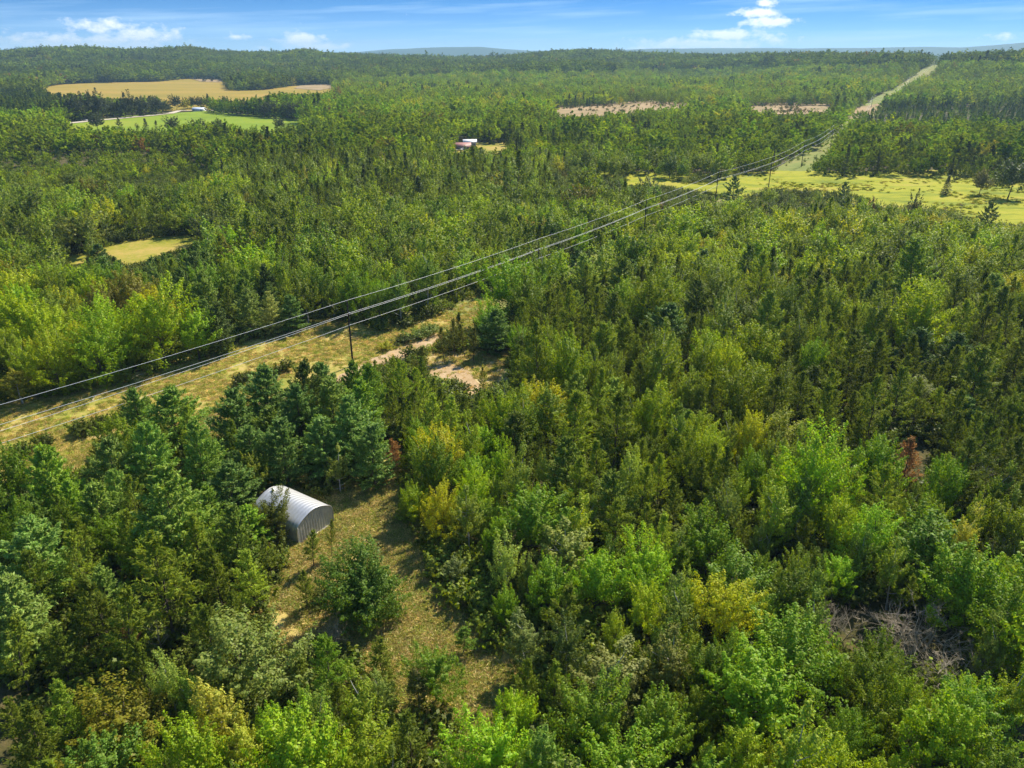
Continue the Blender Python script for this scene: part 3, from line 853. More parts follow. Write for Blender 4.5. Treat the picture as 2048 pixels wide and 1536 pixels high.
# ------------------------------------------------------------------ where each kind of tree grows (photo pixels of the crown)
# kinds: w white_pine, s slender_pine, m maple, a aspen, f spruce/fir, b shrub
TINT = {
    'w': [(0.064, 0.106, 0.030), (0.054, 0.090, 0.026), (0.078, 0.124, 0.046), (0.074, 0.125, 0.026)],
    's': [(0.070, 0.100, 0.018), (0.080, 0.110, 0.022), (0.060, 0.092, 0.018), (0.090, 0.116, 0.024)],
    'm': [(0.088, 0.165, 0.014), (0.070, 0.138, 0.016), (0.108, 0.178, 0.014), (0.074, 0.125, 0.022), (0.120, 0.180, 0.016)],
    'a': [(0.100, 0.150, 0.034), (0.086, 0.134, 0.034), (0.112, 0.160, 0.030), (0.092, 0.122, 0.042)],
    'f': [(0.036, 0.060, 0.022), (0.044, 0.072, 0.022)],
    'b': [(0.080, 0.108, 0.026), (0.072, 0.086, 0.026), (0.096, 0.104, 0.030)],
}
KN = {'w': 'white_pine', 's': 'slender_pine', 'm': 'maple_tree', 'a': 'aspen_tree', 'f': 'spruce_tree', 'b': 'shrub'}
# zone: polygon, mix, (hmin,hmax), tint multiplier, words
ZONES = [
    ('base', None, {'m': 0.45, 's': 0.2, 'a': 0.25, 'w': 0.1}, (11, 15), (1, 1, 1), 'in the mixed woodland'),
    ('hills', [(-400, 60), (2500, 60), (2500, 135), (1500, 135), (1000, 165), (760, 185), (450, 172), (60, 185), (-400, 200)], {'m': 0.96, 'f': 0.04}, (13, 18), (0.72, 0.62, 0.5), 'on the far hills'),
    ('paleslope', [(640, 165), (1000, 148), (1900, 128), (2500, 120), (2500, 205), (1600, 200), (1100, 208), (900, 232), (600, 215)], {'a': 0.6, 'm': 0.33, 'f': 0.07}, (9, 13), (1.22, 1.12, 0.85), 'on the pale slope'),
    ('plant_r', [(1745, 212), (1900, 206), (2400, 214), (2400, 264), (1700, 256)], {'f': 0.8, 's': 0.2}, (6, 8), (0.85, 0.95, 0.95), 'in the right plantation'),
    ('plant_c', [(1110, 204), (1240, 200), (1700, 205), (1500, 212), (1300, 210), (1110, 216)], {'f': 1}, (7, 9), (0.8, 0.85, 0.8), 'in the plantation strip'),
    ('treeline', [(-300, 190), (80, 190), (450, 196), (640, 205), (640, 235), (420, 228), (300, 230), (-300, 255)], {'m': 0.6, 'f': 0.25, 's': 0.15}, (12, 16), (0.828, 0.828, 0.782), 'in the field tree line'),
    ('left_pl', [(-300, 186), (100, 186), (170, 200), (100, 240), (-300, 245)], {'f': 0.5, 's': 0.5}, (10, 13), (0.805, 0.874, 0.805), 'in the left plantation'),
    ('midfar', [(-300, 255), (600, 243), (1100, 232), (1640, 238), (1720, 258), (2500, 266), (2500, 335), (1100, 345), (-300, 300)], {'m': 0.56, 'a': 0.2, 'b': 0.14, 'f': 0.05, 's': 0.03, 'w': 0.02}, (9, 14), (0.96, 0.84, 0.78), 'beyond the marsh'),
    ('brown_low', [(-300, 292), (330, 292), (440, 330), (420, 370), (200, 400), (-300, 400)], {'b': 0.62, 'm': 0.25, 'a': 0.13}, (5, 8), (1.15, 0.84, 0.9), 'on the scrubby flat'),
    ('spikes', [(440, 310), (640, 305), (1000, 330), (1000, 400), (700, 430), (440, 380)], {'s': 0.34, 'a': 0.34, 'f': 0.06, 'm': 0.26}, (10, 15), (1.0, 0.89, 0.72), 'in the central distant wood'),
    ('marsh_edge', [(1100, 335), (2500, 320), (2500, 372), (1100, 378)], {'b': 0.72, 'a': 0.14, 'm': 0.14}, (5, 8), (0.9, 0.792, 0.9), 'at the marsh edge'),
    ('marsh_near', [(1500, 380), (2500, 430), (2500, 470), (1900, 460), (1500, 415), (1300, 400), (1300, 380)], {'b': 0.5, 'a': 0.35, 'm': 0.15}, (5, 8), (1.05, 0.88, 1.0), 'before the marsh'),
    ('left_mid', [(-300, 380), (440, 380), (760, 430), (760, 500), (400, 480), (100, 540), (-300, 560)], {'m': 0.55, 'a': 0.28, 'w': 0.08, 's': 0.05, 'b': 0.04}, (9, 13), (0.98, 0.88, 0.72), 'above the small field'),
    ('center', [(700, 400), (1240, 380), (1300, 470), (1000, 560), (700, 520)], {'m': 0.6, 'a': 0.25, 'w': 0.1, 's': 0.05}, (9, 13), (1.08, 0.96, 0.75), 'left of the wires'),
    ('right_gold', [(1240, 410), (1700, 415), (2400, 470), (2400, 620), (1900, 560), (1280, 540)], {'m': 0.62, 'a': 0.22, 's': 0.13, 'w': 0.03}, (8, 12), (1.42, 1.14, 0.8), 'just below the marsh'),
    ('right_pines', [(1180, 540), (1900, 560), (2400, 620), (2400, 880), (1620, 900), (1300, 760), (1050, 760), (1020, 640)], {'s': 0.58, 'w': 0.12, 'm': 0.17, 'a': 0.13}, (9.5, 14), (1.0, 0.88, 0.72), 'in the right pine wood'),
    ('aspens_l', [(-300, 530), (60, 540), (190, 555), (300, 600), (400, 640), (475, 690), (470, 740), (250, 800), (-300, 830)], {'m': 0.78, 'a': 0.22}, (11, 15), (1.55, 1.36, 0.65), 'in the left edge grove'),
    ('pines_l', [(185, 500), (420, 500), (600, 560), (600, 670), (480, 700), (400, 640), (300, 590), (190, 545)], {'w': 0.72, 's': 0.12, 'm': 0.16}, (10, 13), (1.0, 1.0, 1.15), 'above the left wires'),
    ('strip_c', [(400, 480), (700, 510), (960, 540), (920, 640), (640, 640), (600, 600), (480, 540)], {'a': 0.5, 'm': 0.38, 's': 0.12}, (11, 14), (1.0, 1.02, 0.85), 'behind the first pole'),
    ('mid_pines', [(690, 730), (760, 700), (880, 760), (1000, 800), (1000, 900), (800, 900), (760, 830)], {'s': 0.85, 'w': 0.15}, (8, 11), (0.95, 0.97, 0.95), 'below the sandy patch'),
    ('grove', [(420, 745), (560, 700), (740, 715), (790, 860), (770, 960), (600, 960), (440, 880)], {'w': 0.88, 's': 0.12}, (11, 13), (0.85, 0.88, 0.8), 'behind the shed'),
    ('front_wp', [(-300, 880), (120, 830), (250, 770), (380, 790), (440, 900), (540, 1000), (520, 1090), (300, 1060), (-300, 1100)], {'w': 0.82, 's': 0.12, 'm': 0.06}, (9, 12), (1.0, 1.02, 0.95), 'left of the shed'),
    ('front_sp', [(-300, 1060), (300, 1040), (540, 1090), (560, 1280), (470, 1300), (380, 1480), (-300, 1700)], {'s': 0.8, 'w': 0.12, 'm': 0.08}, (9, 12), (1.0, 1.0, 0.9), 'at the lower left'),
    ('front_c', [(380, 1280), (560, 1270), (780, 1330), (800, 1440), (980, 1470), (980, 1800), (200, 1800), (200, 1480)], {'a': 0.35, 'm': 0.35, 's': 0.3}, (7, 10), (0.98, 1, 1), 'at bottom left centre'),
    ('right_edge', [(790, 840), (1000, 830), (1080, 900), (1100, 1200), (1060, 1300), (900, 1200), (800, 1020)], {'m': 0.64, 'a': 0.2, 'w': 0.08, 's': 0.08}, (8, 12), (1.12, 1.08, 0.85), 'at the clearing edge'),
    ('right_mid', [(1000, 790), (1300, 770), (1620, 870), (2400, 880), (2400, 1080), (1100, 1080)], {'m': 0.58, 'a': 0.2, 's': 0.17, 'w': 0.05}, (8, 12), (1.12, 1.06, 0.85), 'right of the clearing'),
    ('right_low', [(1000, 1080), (2400, 1060), (2400, 1900), (950, 1900), (980, 1400)], {'m': 0.56, 'a': 0.28, 's': 0.14, 'w': 0.02}, (7, 10.5), (0.98, 1, 0.92), 'at the lower right'),
    ('pine_r', [(1640, 820), (2400, 800), (2400, 960), (1900, 960), (1640, 900)], {'s': 0.8, 'w': 0.1, 'm': 0.1}, (10, 14), (0.9, 0.92, 0.95), 'near the right edge'),
]


def zone_of(u, v):
    z = np.zeros(u.shape, int)
    for i, zo in enumerate(ZONES):
        if zo[1] is None:
            continue
        z[in_poly(u, v, zo[1])] = i
    return z


def tint_of(k, zi, x, y, rs, far=0):
    """per tree leaf colour: species colour x stand colour x patchy and individual variation"""
    pal = np.array(TINT[k])
    c = pal[rs.randint(len(pal), size=np.shape(x))]
    zm = np.array([zo[4] for zo in ZONES])[zi]
    n = (vnoise(x, y, 38, 21) * .6 + vnoise(x, y, 140, 22) * .7 - .15)[..., None]
    v = np.exp(rs.normal(0, 0.24, np.shape(x)))[..., None]
    c = c * zm * v * (0.74 + 0.52 * n) * np.array([2.6, 2.3, 1.2]) * (1.25 if k == 'w' else 1.0)
    warm = rs.normal(0, 0.055, np.shape(x))
    c = c * np.stack([1 + warm, np.ones_like(warm), 1 - warm], -1)
    c[..., 0] = np.clip(c[..., 0], c[..., 1] * 0.60, c[..., 1] * 0.77)
    c[..., 2] = np.minimum(c[..., 2], c[..., 1] * (0.20 if k in 'wf' else 0.26))
    if k == 'w':
        c[..., 0] = np.maximum(c[..., 0], c[..., 1] * 0.62)
    if k in 'ma':
        gold = (rs.rand(*np.shape(x)) < 0.02) & (np.hypot(x, y) > 170)
        c = np.where(gold[..., None], np.array([0.27, 0.26, 0.03]) * v, c)
        red = (rs.rand(*np.shape(x)) < 0.004) & (np.hypot(x, y) > 200)
        c = np.where(red[..., None], np.array([0.32, 0.20, 0.05]) * v, c)
    return np.clip(c, 0.008, 0.5)


def blocks_view(x, y, h, rad):
    """True where a tree would hang in front of open ground seen in the photo"""
    bad = np.zeros(np.shape(x), bool)
    z0 = ground_z(x, y)
    # silhouette samples
    S = []
    for zf, rf in [(q / 14.0, 0.0) for q in range(0, 15)] + [(q, e) for q in (.2, .35, .5, .65, .8) for e in (-.5, .5, -.95, .95)]:
        S.append(project(x + rf * rad, y, z0 + h * zf)[:2])
    for poly in VIS + [V_SHED, V_HOUSE, V_BARN]:
        a = np.array(poly); umin, umax, vmin, vmax = a[:, 0].min(), a[:, 0].max(), a[:, 1].min(), a[:, 1].max()
        for (u, v) in S:
            box = (u > umin) & (u < umax) & (v > vmin) & (v < vmax)
            if box.any():
                bad |= box & in_poly(u, v, poly)
    return bad


SUNLIT = [[(690, 1000), (768, 962), (780, 975), (745, 1040), (712, 1092), (690, 1110), (650, 1150), (600, 1180), (600, 1120), (670, 1060)],
          [(812, 1175), (850, 1195), (885, 1240), (900, 1290), (950, 1320), (940, 1370), (870, 1400), (800, 1400), (780, 1340), (790, 1260)],
          [(20, 850), (250, 790), (460, 733), (500, 708), (640, 684), (700, 684), (860, 676), (860, 690), (700, 714), (450, 768), (430, 790), (300, 800), (60, 880)],
          [(880, 725), (940, 735), (960, 750), (990, 745), (970, 790), (900, 760)], [(800, 700), (860, 680), (850, 700), (760, 716)]]


def shades(x, y, h, rad):
    z0 = ground_z(x, y); bad = np.zeros(np.shape(x), bool)
    k = math.cos(SUN_EL) / math.sin(SUN_EL)
    for zf, rf, tz, polys in [(.95, 0, 0, SUNLIT), (.75, .6, 0, SUNLIT), (.75, -.6, 0, SUNLIT), (.5, .8, 0, SUNLIT), (.5, -.8, 0, SUNLIT), (.3, 0, 0, SUNLIT)] + [(a, b, 3.2, [V_SHED]) for a, b in ((.95, 0), (.75, .7), (.75, -.7), (.5, .9), (.5, -.9), (.5, 0))]:
        hz_ = np.maximum(h * zf - tz, 0)
        sx = x - math.sin(SUN_AZ) * k * hz_ + rf * rad * math.cos(SUN_AZ)
        sy = y - math.cos(SUN_AZ) * k * hz_ - rf * rad * math.sin(SUN_AZ)
        u, v, _ = project(sx, sy, z0 + tz)
        for p in polys:
            bad |= in_poly(u, v, p) & (h * zf > tz)
    return bad


SHED_C = np.array([-26.55, 84.85]) + 4.5 * np.array([-0.82, 0.57])
SHED_A = math.atan2(0.83, 0.56)

# ------------------------------------------------------------------ hero trees (photo pixel of the top, height, half width, kind, tint, label)
HERO = [
    ('m', 724, 1108, 9.2, 3.4, (0.060, 0.115, 0.026), 'round bushy dark green tree standing alone in the grassy clearing'),
    ('m', 540, 992, 6.8, 2.2, (0.062, 0.080, 0.020), 'olive bushy tree with yellowing side growing against the metal shed'),
    ('w', 990, 620, 10.0, 3.9, (0.040, 0.105, 0.034), 'full dark pine alone on the sandy patch'),
    ('w', 577, 590, 9.0, 3.2, (0.055, 0.120, 0.050), 'blue green pine at the corridor edge, left of the utility pole'),
    ('w', 520, 735, 12.5, 4.6, (0.050, 0.115, 0.048), 'tall broad pine at the top left of the grove behind the shed'),
    ('w', 458, 782, 12.0, 3.8, (0.046, 0.105, 0.044), 'leftmost pine of the dark grove beside the sandy track'),
    ('w', 700, 795, 12.5, 4.2, (0.075, 0.135, 0.085), 'pale blue green pine at the right of the grove behind the shed'),
    ('w', 648, 835, 11.0, 3.6, (0.072, 0.130, 0.080), 'pale pine standing directly behind the shed, lower left of its pale neighbour'),
    ('w', 592, 770, 11.5, 3.8, (0.050, 0.110, 0.044), 'dark pine in the middle of the grove behind the shed'),
    ('w', 560, 840, 11.0, 3.6, (0.048, 0.105, 0.042), 'dark pine at the lower edge of the grove above the shed roof'),
    ('w', 640, 725, 10.5, 3.4, (0.055, 0.120, 0.046), 'pine in the back row of the grove left of the utility pole'),
    ('w', 740, 850, 10.5, 3.2, (0.060, 0.120, 0.060), 'pine beside the rust brown dead pine'),
    ('w', 500, 850, 10.0, 3.4, (0.050, 0.110, 0.044), 'low pine at the bottom left of the grove by the sandy bend'),
    ('s', 906, 636, 9.0, 1.9, (0.070, 0.085, 0.026), 'tallest slender pine of the cluster left of the lone dark pine'),
    ('s', 886, 655, 8.0, 1.7, (0.070, 0.085, 0.026), 'leftmost slender pine of the cluster by the sandy patch'),
    ('s', 928, 646, 8.0, 1.6, (0.075, 0.090, 0.026), 'slender pine in the middle of the cluster by the sandy patch'),
    ('s', 946, 655, 7.6, 1.6, (0.068, 0.082, 0.026), 'slender pine just left of the lone dark pine'),
    ('s', 840, 690, 8.0, 2.2, (0.066, 0.080, 0.022), 'bushy olive pine between the track and the sandy patch'),
    ('s', 966, 735, 5.4, 1.1, (0.095, 0.120, 0.030), 'thin young pine on the sandy patch'),
    ('a', 672, 905, 7.0, 1.7, (0.120, 0.160, 0.050), 'pale green leafy tree behind the right end of the shed'),
    ('s', 618, 1060, 6.0, 1.5, (0.085, 0.125, 0.030), 'thin young pine in front of the gable end of the shed'),
    ('s', 655, 1040, 6.0, 0.9, (0.090, 0.120, 0.036), 'spindly sapling at the front right corner of the shed'),
    ('s', 530, 1075, 7.0, 1.5, (0.085, 0.120, 0.028), 'slender pine at the front left corner of the shed'),
    ('s', 604, 1140, 5.6, 1.3, (0.085, 0.120, 0.028), 'small leaning pine left of the round tree'),
    ('m', 505, 915, 7.0, 2.1, (0.120, 0.155, 0.024), 'yellow green tree just beyond the far corner of the shed'),
    ('s', 925, 1262, 3.4, 1.6, (0.055, 0.125, 0.026), 'small dark fir alone on the lower clearing'),
    ('s', 762, 1280, 7.6, 1.9, (0.085, 0.115, 0.026), 'sparse slender pine at the lower edge of the clearing'),
    ('m', 868, 1300, 7.0, 2.1, (0.080, 0.145, 0.024), 'bright green tree at the bottom of the clearing'),
    ('a', 834, 1335, 5.6, 1.3, (0.090, 0.105, 0.070), 'grey leaved young tree at the bottom of the clearing'),
    ('a', 1055, 1230, 8.0, 1.8, (0.105, 0.145, 0.070), 'silvery narrow tree on the right side of the lower clearing'),
    ('a', 905, 1118, 4.6, 1.4, (0.090, 0.125, 0.070), 'small silvery tree in shade on the right side of the clearing'),
    ('m', 1070, 975, 11.5, 4.2, (0.052, 0.150, 0.016), 'large vivid green tree right of the clearing'),
    ('a', 1140, 1060, 9.0, 3.4, (0.125, 0.165, 0.055), 'pale grey green tree in front of the large vivid green tree'),
    ('a', 935, 990, 9.0, 2.0, (0.120, 0.165, 0.040), 'light yellow green narrow tree at the shaded clearing edge'),
    ('m', 1535, 1320, 10.5, 4.4, (0.085, 0.185, 0.012), 'brightest green broad tree at the lower right'),
    ('m', 1580, 1255, 9.5, 3.8, (0.066, 0.155, 0.016), 'vivid green tree just behind the brightest one at the lower right'),
    ('m', 1945, 1110, 11.0, 4.0, (0.070, 0.165, 0.014), 'tall vivid green tree near the right edge, above the bare bushes'),
    ('m', 1870, 1035, 10.5, 4.6, (0.062, 0.135, 0.020), 'wide dark leaved tree near the right edge'),
    ('m', 1485, 1130, 8.0, 3.6, (0.060, 0.135, 0.018), 'spreading green tree in the middle of the lower right wood'),
    ('m', 1235, 1480, 9.0, 3.2, (0.085, 0.170, 0.016), 'vivid green tree at the bottom edge, centre right'),
    ('a', 1225, 1300, 8.0, 3.0, (0.120, 0.145, 0.075), 'pale silvery tree at the lower centre'),
    ('a', 1330, 1280, 9.0, 2.4, (0.095, 0.115, 0.040), 'olive tree with visible trunk at the lower centre'),
    ('m', 470, 1270, 9.5, 4.4, (0.100, 0.140, 0.050), 'broad pale green tree at the lower left, below the slender pines'),
    ('m', 230, 1410, 7.5, 3.6, (0.105, 0.115, 0.016), 'low golden olive tree at the lower left'),
    ('m', 200, 1490, 7.5, 3.0, (0.075, 0.140, 0.030), 'green bushy tree at the bottom left edge'),
    ('m', 700, 1480, 8.0, 2.8, (0.120, 0.175, 0.014), 'yellow green tree at the bottom edge below the clearing'),
    ('s', 655, 1270, 9.5, 2.2, (0.070, 0.140, 0.020), 'bright pointed pine left of the lower clearing'),
    ('w', 45, 1040, 11.5, 4.0, (0.085, 0.150, 0.085), 'pale blue green pine near the left edge'),
    ('w', 10, 1160, 11.0, 4.0, (0.090, 0.140, 0.095), 'greyish pale pine cut by the left edge'),
    ('w', 1345, 608, 13.0, 5.2, (0.040, 0.092, 0.034), 'largest dark pine in the middle of the right hand wood'),
    ('w', 1412, 500, 12.0, 4.0, (0.038, 0.082, 0.036), 'dark rounded pine above the largest dark pine'),
    ('w', 1150, 498, 11.5, 4.4, (0.038, 0.085, 0.034), 'dark pine right of the second utility pole'),
    ('w', 1262, 520, 10.5, 3.6, (0.042, 0.090, 0.036), 'dark pine between the second and third utility poles'),
    ('w', 1840, 655, 11.0, 4.0, (0.040, 0.080, 0.036), 'left one of two dark pines in the right hand wood'),
    ('w', 1925, 665, 11.0, 4.0, (0.038, 0.078, 0.036), 'right one of two dark pines in the right hand wood'),
    ('w', 1750, 560, 11.0, 2.8, (0.040, 0.078, 0.034), 'dark pine in the upper right hand wood'),
    ('w', 1940, 795, 8.5, 3.2, (0.050, 0.110, 0.050), 'rounded green pine near the right edge among leaning pines'),
    ('w', 790, 392, 12.0, 5.0, (0.038, 0.082, 0.034), 'broad dark pine in the middle distance left of the wires'),
    ('f', 836, 352, 14.0, 3.4, (0.030, 0.058, 0.028), 'dark pointed spruce in the middle distance'),
    ('w', 1983, 404, 13.5, 4.2, (0.045, 0.070, 0.030), 'tall layered pine at the near edge of the marsh'),
    ('w', 1690, 364, 11.0, 3.4, (0.036, 0.070, 0.030), 'dark pine poking over the marsh'),
    ('w', 1470, 352, 13.5, 5.0, (0.045, 0.085, 0.028), 'layered pine beside the fourth utility pole'),
    ('m', 1835, 390, 13.0, 3.0, (0.060, 0.070, 0.040), 'tall grey green tree on the near side of the marsh'),
    ('m', 2036, 318, 17.0, 6.0, (0.036, 0.058, 0.026), 'dark rounded tree at the right end of the marsh'),
    ('m', 1970, 340, 11.0, 3.8, (0.075, 0.085, 0.045), 'grey green bush tree standing on the marsh'),
    ('f', 1900, 350, 9.0, 2.4, (0.05, 0.065, 0.035), 'small dark tree standing on the marsh'),
    ('m', 1295, 354, 10.0, 4.0, (0.045, 0.062, 0.036), 'dark round tree at the left end of the marsh'),
    ('m', 1750, 660, 8.0, 3.0, (0.110, 0.180, 0.016), 'bright yellow green tree in the right hand wood'),
    ('a', 1960, 600, 12.0, 3.0, (0.110, 0.145, 0.045), 'pale pointed tree near the right edge'),
    ('m', 1520, 610, 7.0, 3.0, (0.100, 0.135, 0.060), 'pale round tree among the slender pines'),
    ('m', 1830, 755, 8.0, 4.0, (0.105, 0.135, 0.070), 'pale spreading tree above the rust coloured dead pine'),
    ('m', 1560, 830, 9.0, 4.0, (0.120, 0.155, 0.020), 'wide yellow topped tree right of centre'),
    ('m', 1100, 650, 8.0, 2.6, (0.130, 0.175, 0.016), 'yellow green tree right of the lone dark pine'),
    ('m', 100, 585, 12.5, 5.0, (0.080, 0.125, 0.016), 'broad dark crown in the yellow green grove at the left'),
    ('m', 150, 425, 13.0, 6.5, (0.080, 0.105, 0.032), 'wide rounded olive tree above the small field'),
    ('w', 180, 490, 10.0, 4.0, (0.034, 0.070, 0.034), 'dark pine at the left end of the small field'),
    ('m', 412, 425, 13.0, 5.0, (0.045, 0.065, 0.032), 'dark tree at the right end of the small field'),
    ('a', 25, 740, 7.0, 2.6, (0.150, 0.165, 0.030), 'yellowish young tree at the left edge above the wires'),
    ('w', 265, 778, 10.0, 3.0, (0.052, 0.125, 0.036), 'tall pine poking over the cleared corridor at the left'),
    ('w', 335, 782, 11.0, 4.4, (0.058, 0.135, 0.034), 'broad bright pine reaching over the cleared corridor'),
    ('w', 450, 930, 8.5, 3.4, (0.042, 0.100, 0.048), 'dense blue green pine left of the shed'),
    ('w', 490, 1010, 7.0, 2.8, (0.085, 0.165, 0.026), 'bright green pine at the near left of the shed'),
    ('b', 770, 684, 1.9, 1.9, (0.17, 0.20, 0.03), 'yellow green bush by the track'),
    ('b', 806, 672, 1.8, 2.6, (0.035, 0.055, 0.022), 'low dark bush by the track'),
    ('b', 838, 660, 2.2, 3.0, (0.085, 0.130, 0.045), 'spreading green bush beside the cleared corridor'),
    ('b', 862, 650, 2.2, 2.8, (0.090, 0.130, 0.045), 'pale green bush at the corridor bend'),
    ('b', 640, 1180, 2.2, 1.7, (0.060, 0.080, 0.030), 'dark low bush left of the round tree'),
]
ORDW = 'first second third fourth fifth sixth seventh eighth ninth tenth eleventh twelfth thirteenth fourteenth fifteenth sixteenth seventeenth eighteenth nineteenth twentieth'.split()
LINE_TREES = [(128, 244, 46, 'm'), (150, 243, 48, 'm'), (170, 241, 52, 'm'), (186, 240, 50, 'f'), (200, 239, 50, 'm'), (214, 238, 40, 's'), (228, 236, 34, 'm'), (240, 236, 33, 'f'),
              (252, 235, 34, 'm'), (266, 234, 44, 'm'), (280, 233, 37, 'f'), (292, 232, 36, 'm'), (303, 231, 36, 's'), (314, 230, 36, 'm'), (325, 229, 28, 'm'), (337, 228, 22, 'm'), (354, 222, 30, 'm'),
              (376, 219, 22, 'm'), (388, 218, 24, 'm'), (402, 218, 22, 'm'), (420, 219, 30, 's'), (430, 220, 18, 'm'), (444, 222, 22, 'm'), (455, 224, 30, 'm'), (466, 226, 24, 'f'), (480, 229, 24, 'm'), (496, 231, 30, 'm'),
              (512, 233, 28, 'f'), (530, 236, 30, 'm'), (548, 237, 34, 'm'), (566, 238, 28, 's'), (584, 240, 34, 'm'), (602, 241, 36, 'm')]
FIELD_TREES = [(294, 266, 28, 'f', 'dark narrow tree against the green field, second from left'), (316, 268, 26, 's', 'pale narrow tree against the green field, right of the dark one'), (346, 266, 32, 'm', 'round topped tree standing alone before the green field'),
               (276, 262, 14, 'a', 'small pale tree before the green field'), (240, 268, 30, 'w', 'layered pine at the left end of the green field'), (196, 262, 34, 'm', 'dark round tree where the gravel road meets the wood'),
               (400, 280, 40, 'm', 'tall rounded tree below the middle of the green field'), (440, 278, 36, 'm', 'rounded tree right of the middle below the green field'), (560, 262, 26, 'm', 'rounded tree below the right end of the green field')]
TREES = []     # dict(kind letter, x, y, h, rad, tint, zone, label)
occ = {}


def occ_add(x, y, r):
    occ.setdefault((int(x // 6), int(y // 6)), []).append((x, y, r))


def occ_ok(x, y, r, f):
    cx, cy = int(x // 6), int(y // 6)
    for i in (-1, 0, 1):
        for j in (-1, 0, 1):
            for (a, b, q) in occ.get((cx + i, cy + j), ()):
                if (a - x) ** 2 + (b - y) ** 2 < ((r + q) * f) ** 2:
                    return False
    return True


for (k, u, v, h, hwid, tint, lab) in HERO:
    x, y = hit(u, v, h)
    tn = np.array(tint) * (2.35, 2.1, 1.1) * (1.3 if k == 'w' else 1.0)
    tn[0] = max(tn[0], tn[1] * (0.62 if k == 'w' else 0.60)); tn[2] = min(tn[2], tn[1] * (0.19 if k == 'w' else 0.26))
    TREES.append(dict(k=k, x=x, y=y, h=h, r=hwid, tint=tuple(tn), z=-1, label=lab))
    occ_add(x, y, hwid * 0.9)

for i, (u, v, px_, k) in enumerate(LINE_TREES):
    x, y = hit(u, v); g = float(ground_z(x, y)); h = px_ * project(x, y, g)[2] / F_PX
    place = 'beyond the gravel road' if u < 345 else 'between the tan and green fields'
    w_ = {'m': 'rounded dark tree', 'f': 'pointed dark spruce', 's': 'narrow tall pine'}[k]
    nb = [q for q in LINE_TREES if (q[0] < 345) == (u < 345)]
    order = nb.index((u, v, px_, k))
    TREES.append(dict(k=k, x=x, y=y, h=h, r=h * (0.40 if k == 'm' else 0.26), tint=tuple(np.array([(0.062, 0.078, 0.022), (0.05, 0.066, 0.02), (0.075, 0.09, 0.026)][i % 3]) * 1.1), z=-1,
                      label='%s, %s from left in the row %s' % (w_, ORDW[order], place)))
for (u, v, px_, k, lb) in FIELD_TREES:
    x, y = hit(u, v); g = float(ground_z(x, y)); h = px_ * project(x, y, g)[2] / F_PX
    TREES.append(dict(k=k, x=x, y=y, h=h, r=h * (0.42 if k == 'm' else 0.28), tint=(0.07, 0.09, 0.024), z=-1, label=lb))
# ---- near woodland: dart throwing
print('placing')
KR = {k: KIND[n]['r'] / KIND[n]['h'] for k, n in KN.items()}
rs = np.random.RandomState(77)
NC = 64000
R_NEAR = 470.0
ang = rs.uniform(math.radians(-43), math.radians(43), NC)
rad_ = np.sqrt(rs.uniform(26 ** 2, R_NEAR ** 2, NC))
cx = rad_ * np.sin(ang); cy = rad_ * np.cos(ang)
gz = ground_z(cx, cy)
uu, vv, dd_ = project(cx, cy, gz + 7.0)
zi = zone_of(uu, vv)
kk = np.empty(NC, dtype='<U1')
hh = np.empty(NC)
clus = vnoise(cx, cy, 26, 31) * 0.45 + vnoise(cx, cy, 11, 33) * 0.15 + rs.rand(NC) * 0.40
cl2 = np.argsort(np.argsort(clus)) / NC
for i, zo in enumerate(ZONES):
    s = zi == i
    ks = list(zo[2].keys()); cum = np.cumsum([zo[2][q] for q in ks]); cum = cum / cum[-1]
    idx = np.searchsorted(cum, cl2[s])
    kk[s] = np.array(ks)[np.minimum(idx, len(ks) - 1)]
    hh[s] = rs.uniform(zo[3][0], zo[3][1], s.sum())
hh *= np.exp(rs.normal(0, 0.18, NC))
hh = np.where(kk == 'b', rs.uniform(1.6, 3.4, NC), hh)
hh = np.where((kk == 'w'), hh * 1.03, hh)
rr_ = hh * np.array([KR[q] for q in kk])
wide = np.interp(rad_, [120, 260], [1.0, 1.22])
rr_ = np.where((kk == 'm') | (kk == 'a'), rr_ * wide, rr_); hh = np.where((kk == 'm') | (kk == 'a'), hh * np.interp(rad_, [120, 260], [1.0, .90]), hh)
bad = blocks_view(cx, cy, hh, rr_ * 1.05)
bad |= shades(cx, cy, hh, rr_)
dl_ = dist_line(cx, cy)
lim = np.interp(rad_, [0, 140, 200, 260, 330, 500], [12, 12, 7, 5, 9, 13])
bad |= (dl_ < lim) & (kk != 'b')
bad |= (dl_ < lim * 0.5) & (kk == 'b')
sd_ = (cx - SHED_C[0]) * -0.82 + (cy - SHED_C[1]) * 0.57
sw_ = (cx - SHED_C[0]) * 0.56 + (cy - SHED_C[1]) * 0.83
bad |= (np.abs(sd_) < 7.2) & (np.abs(sw_ - 3.15 + 3.15) < 5.4)
fac = 0.72
for i in range(NC):
    if bad[i]:
        continue
    f = 0.80 if kk[i] == 's' else 0.78
    if occ_ok(cx[i], cy[i], rr_[i], f):
        occ_add(cx[i], cy[i], rr_[i])
        TREES.append(dict(k=kk[i], x=cx[i], y=cy[i], h=hh[i], r=rr_[i] * rs.uniform(0.88, 1.18), tint=None, z=zi[i], label=None))
print('near trees', len(TREES))
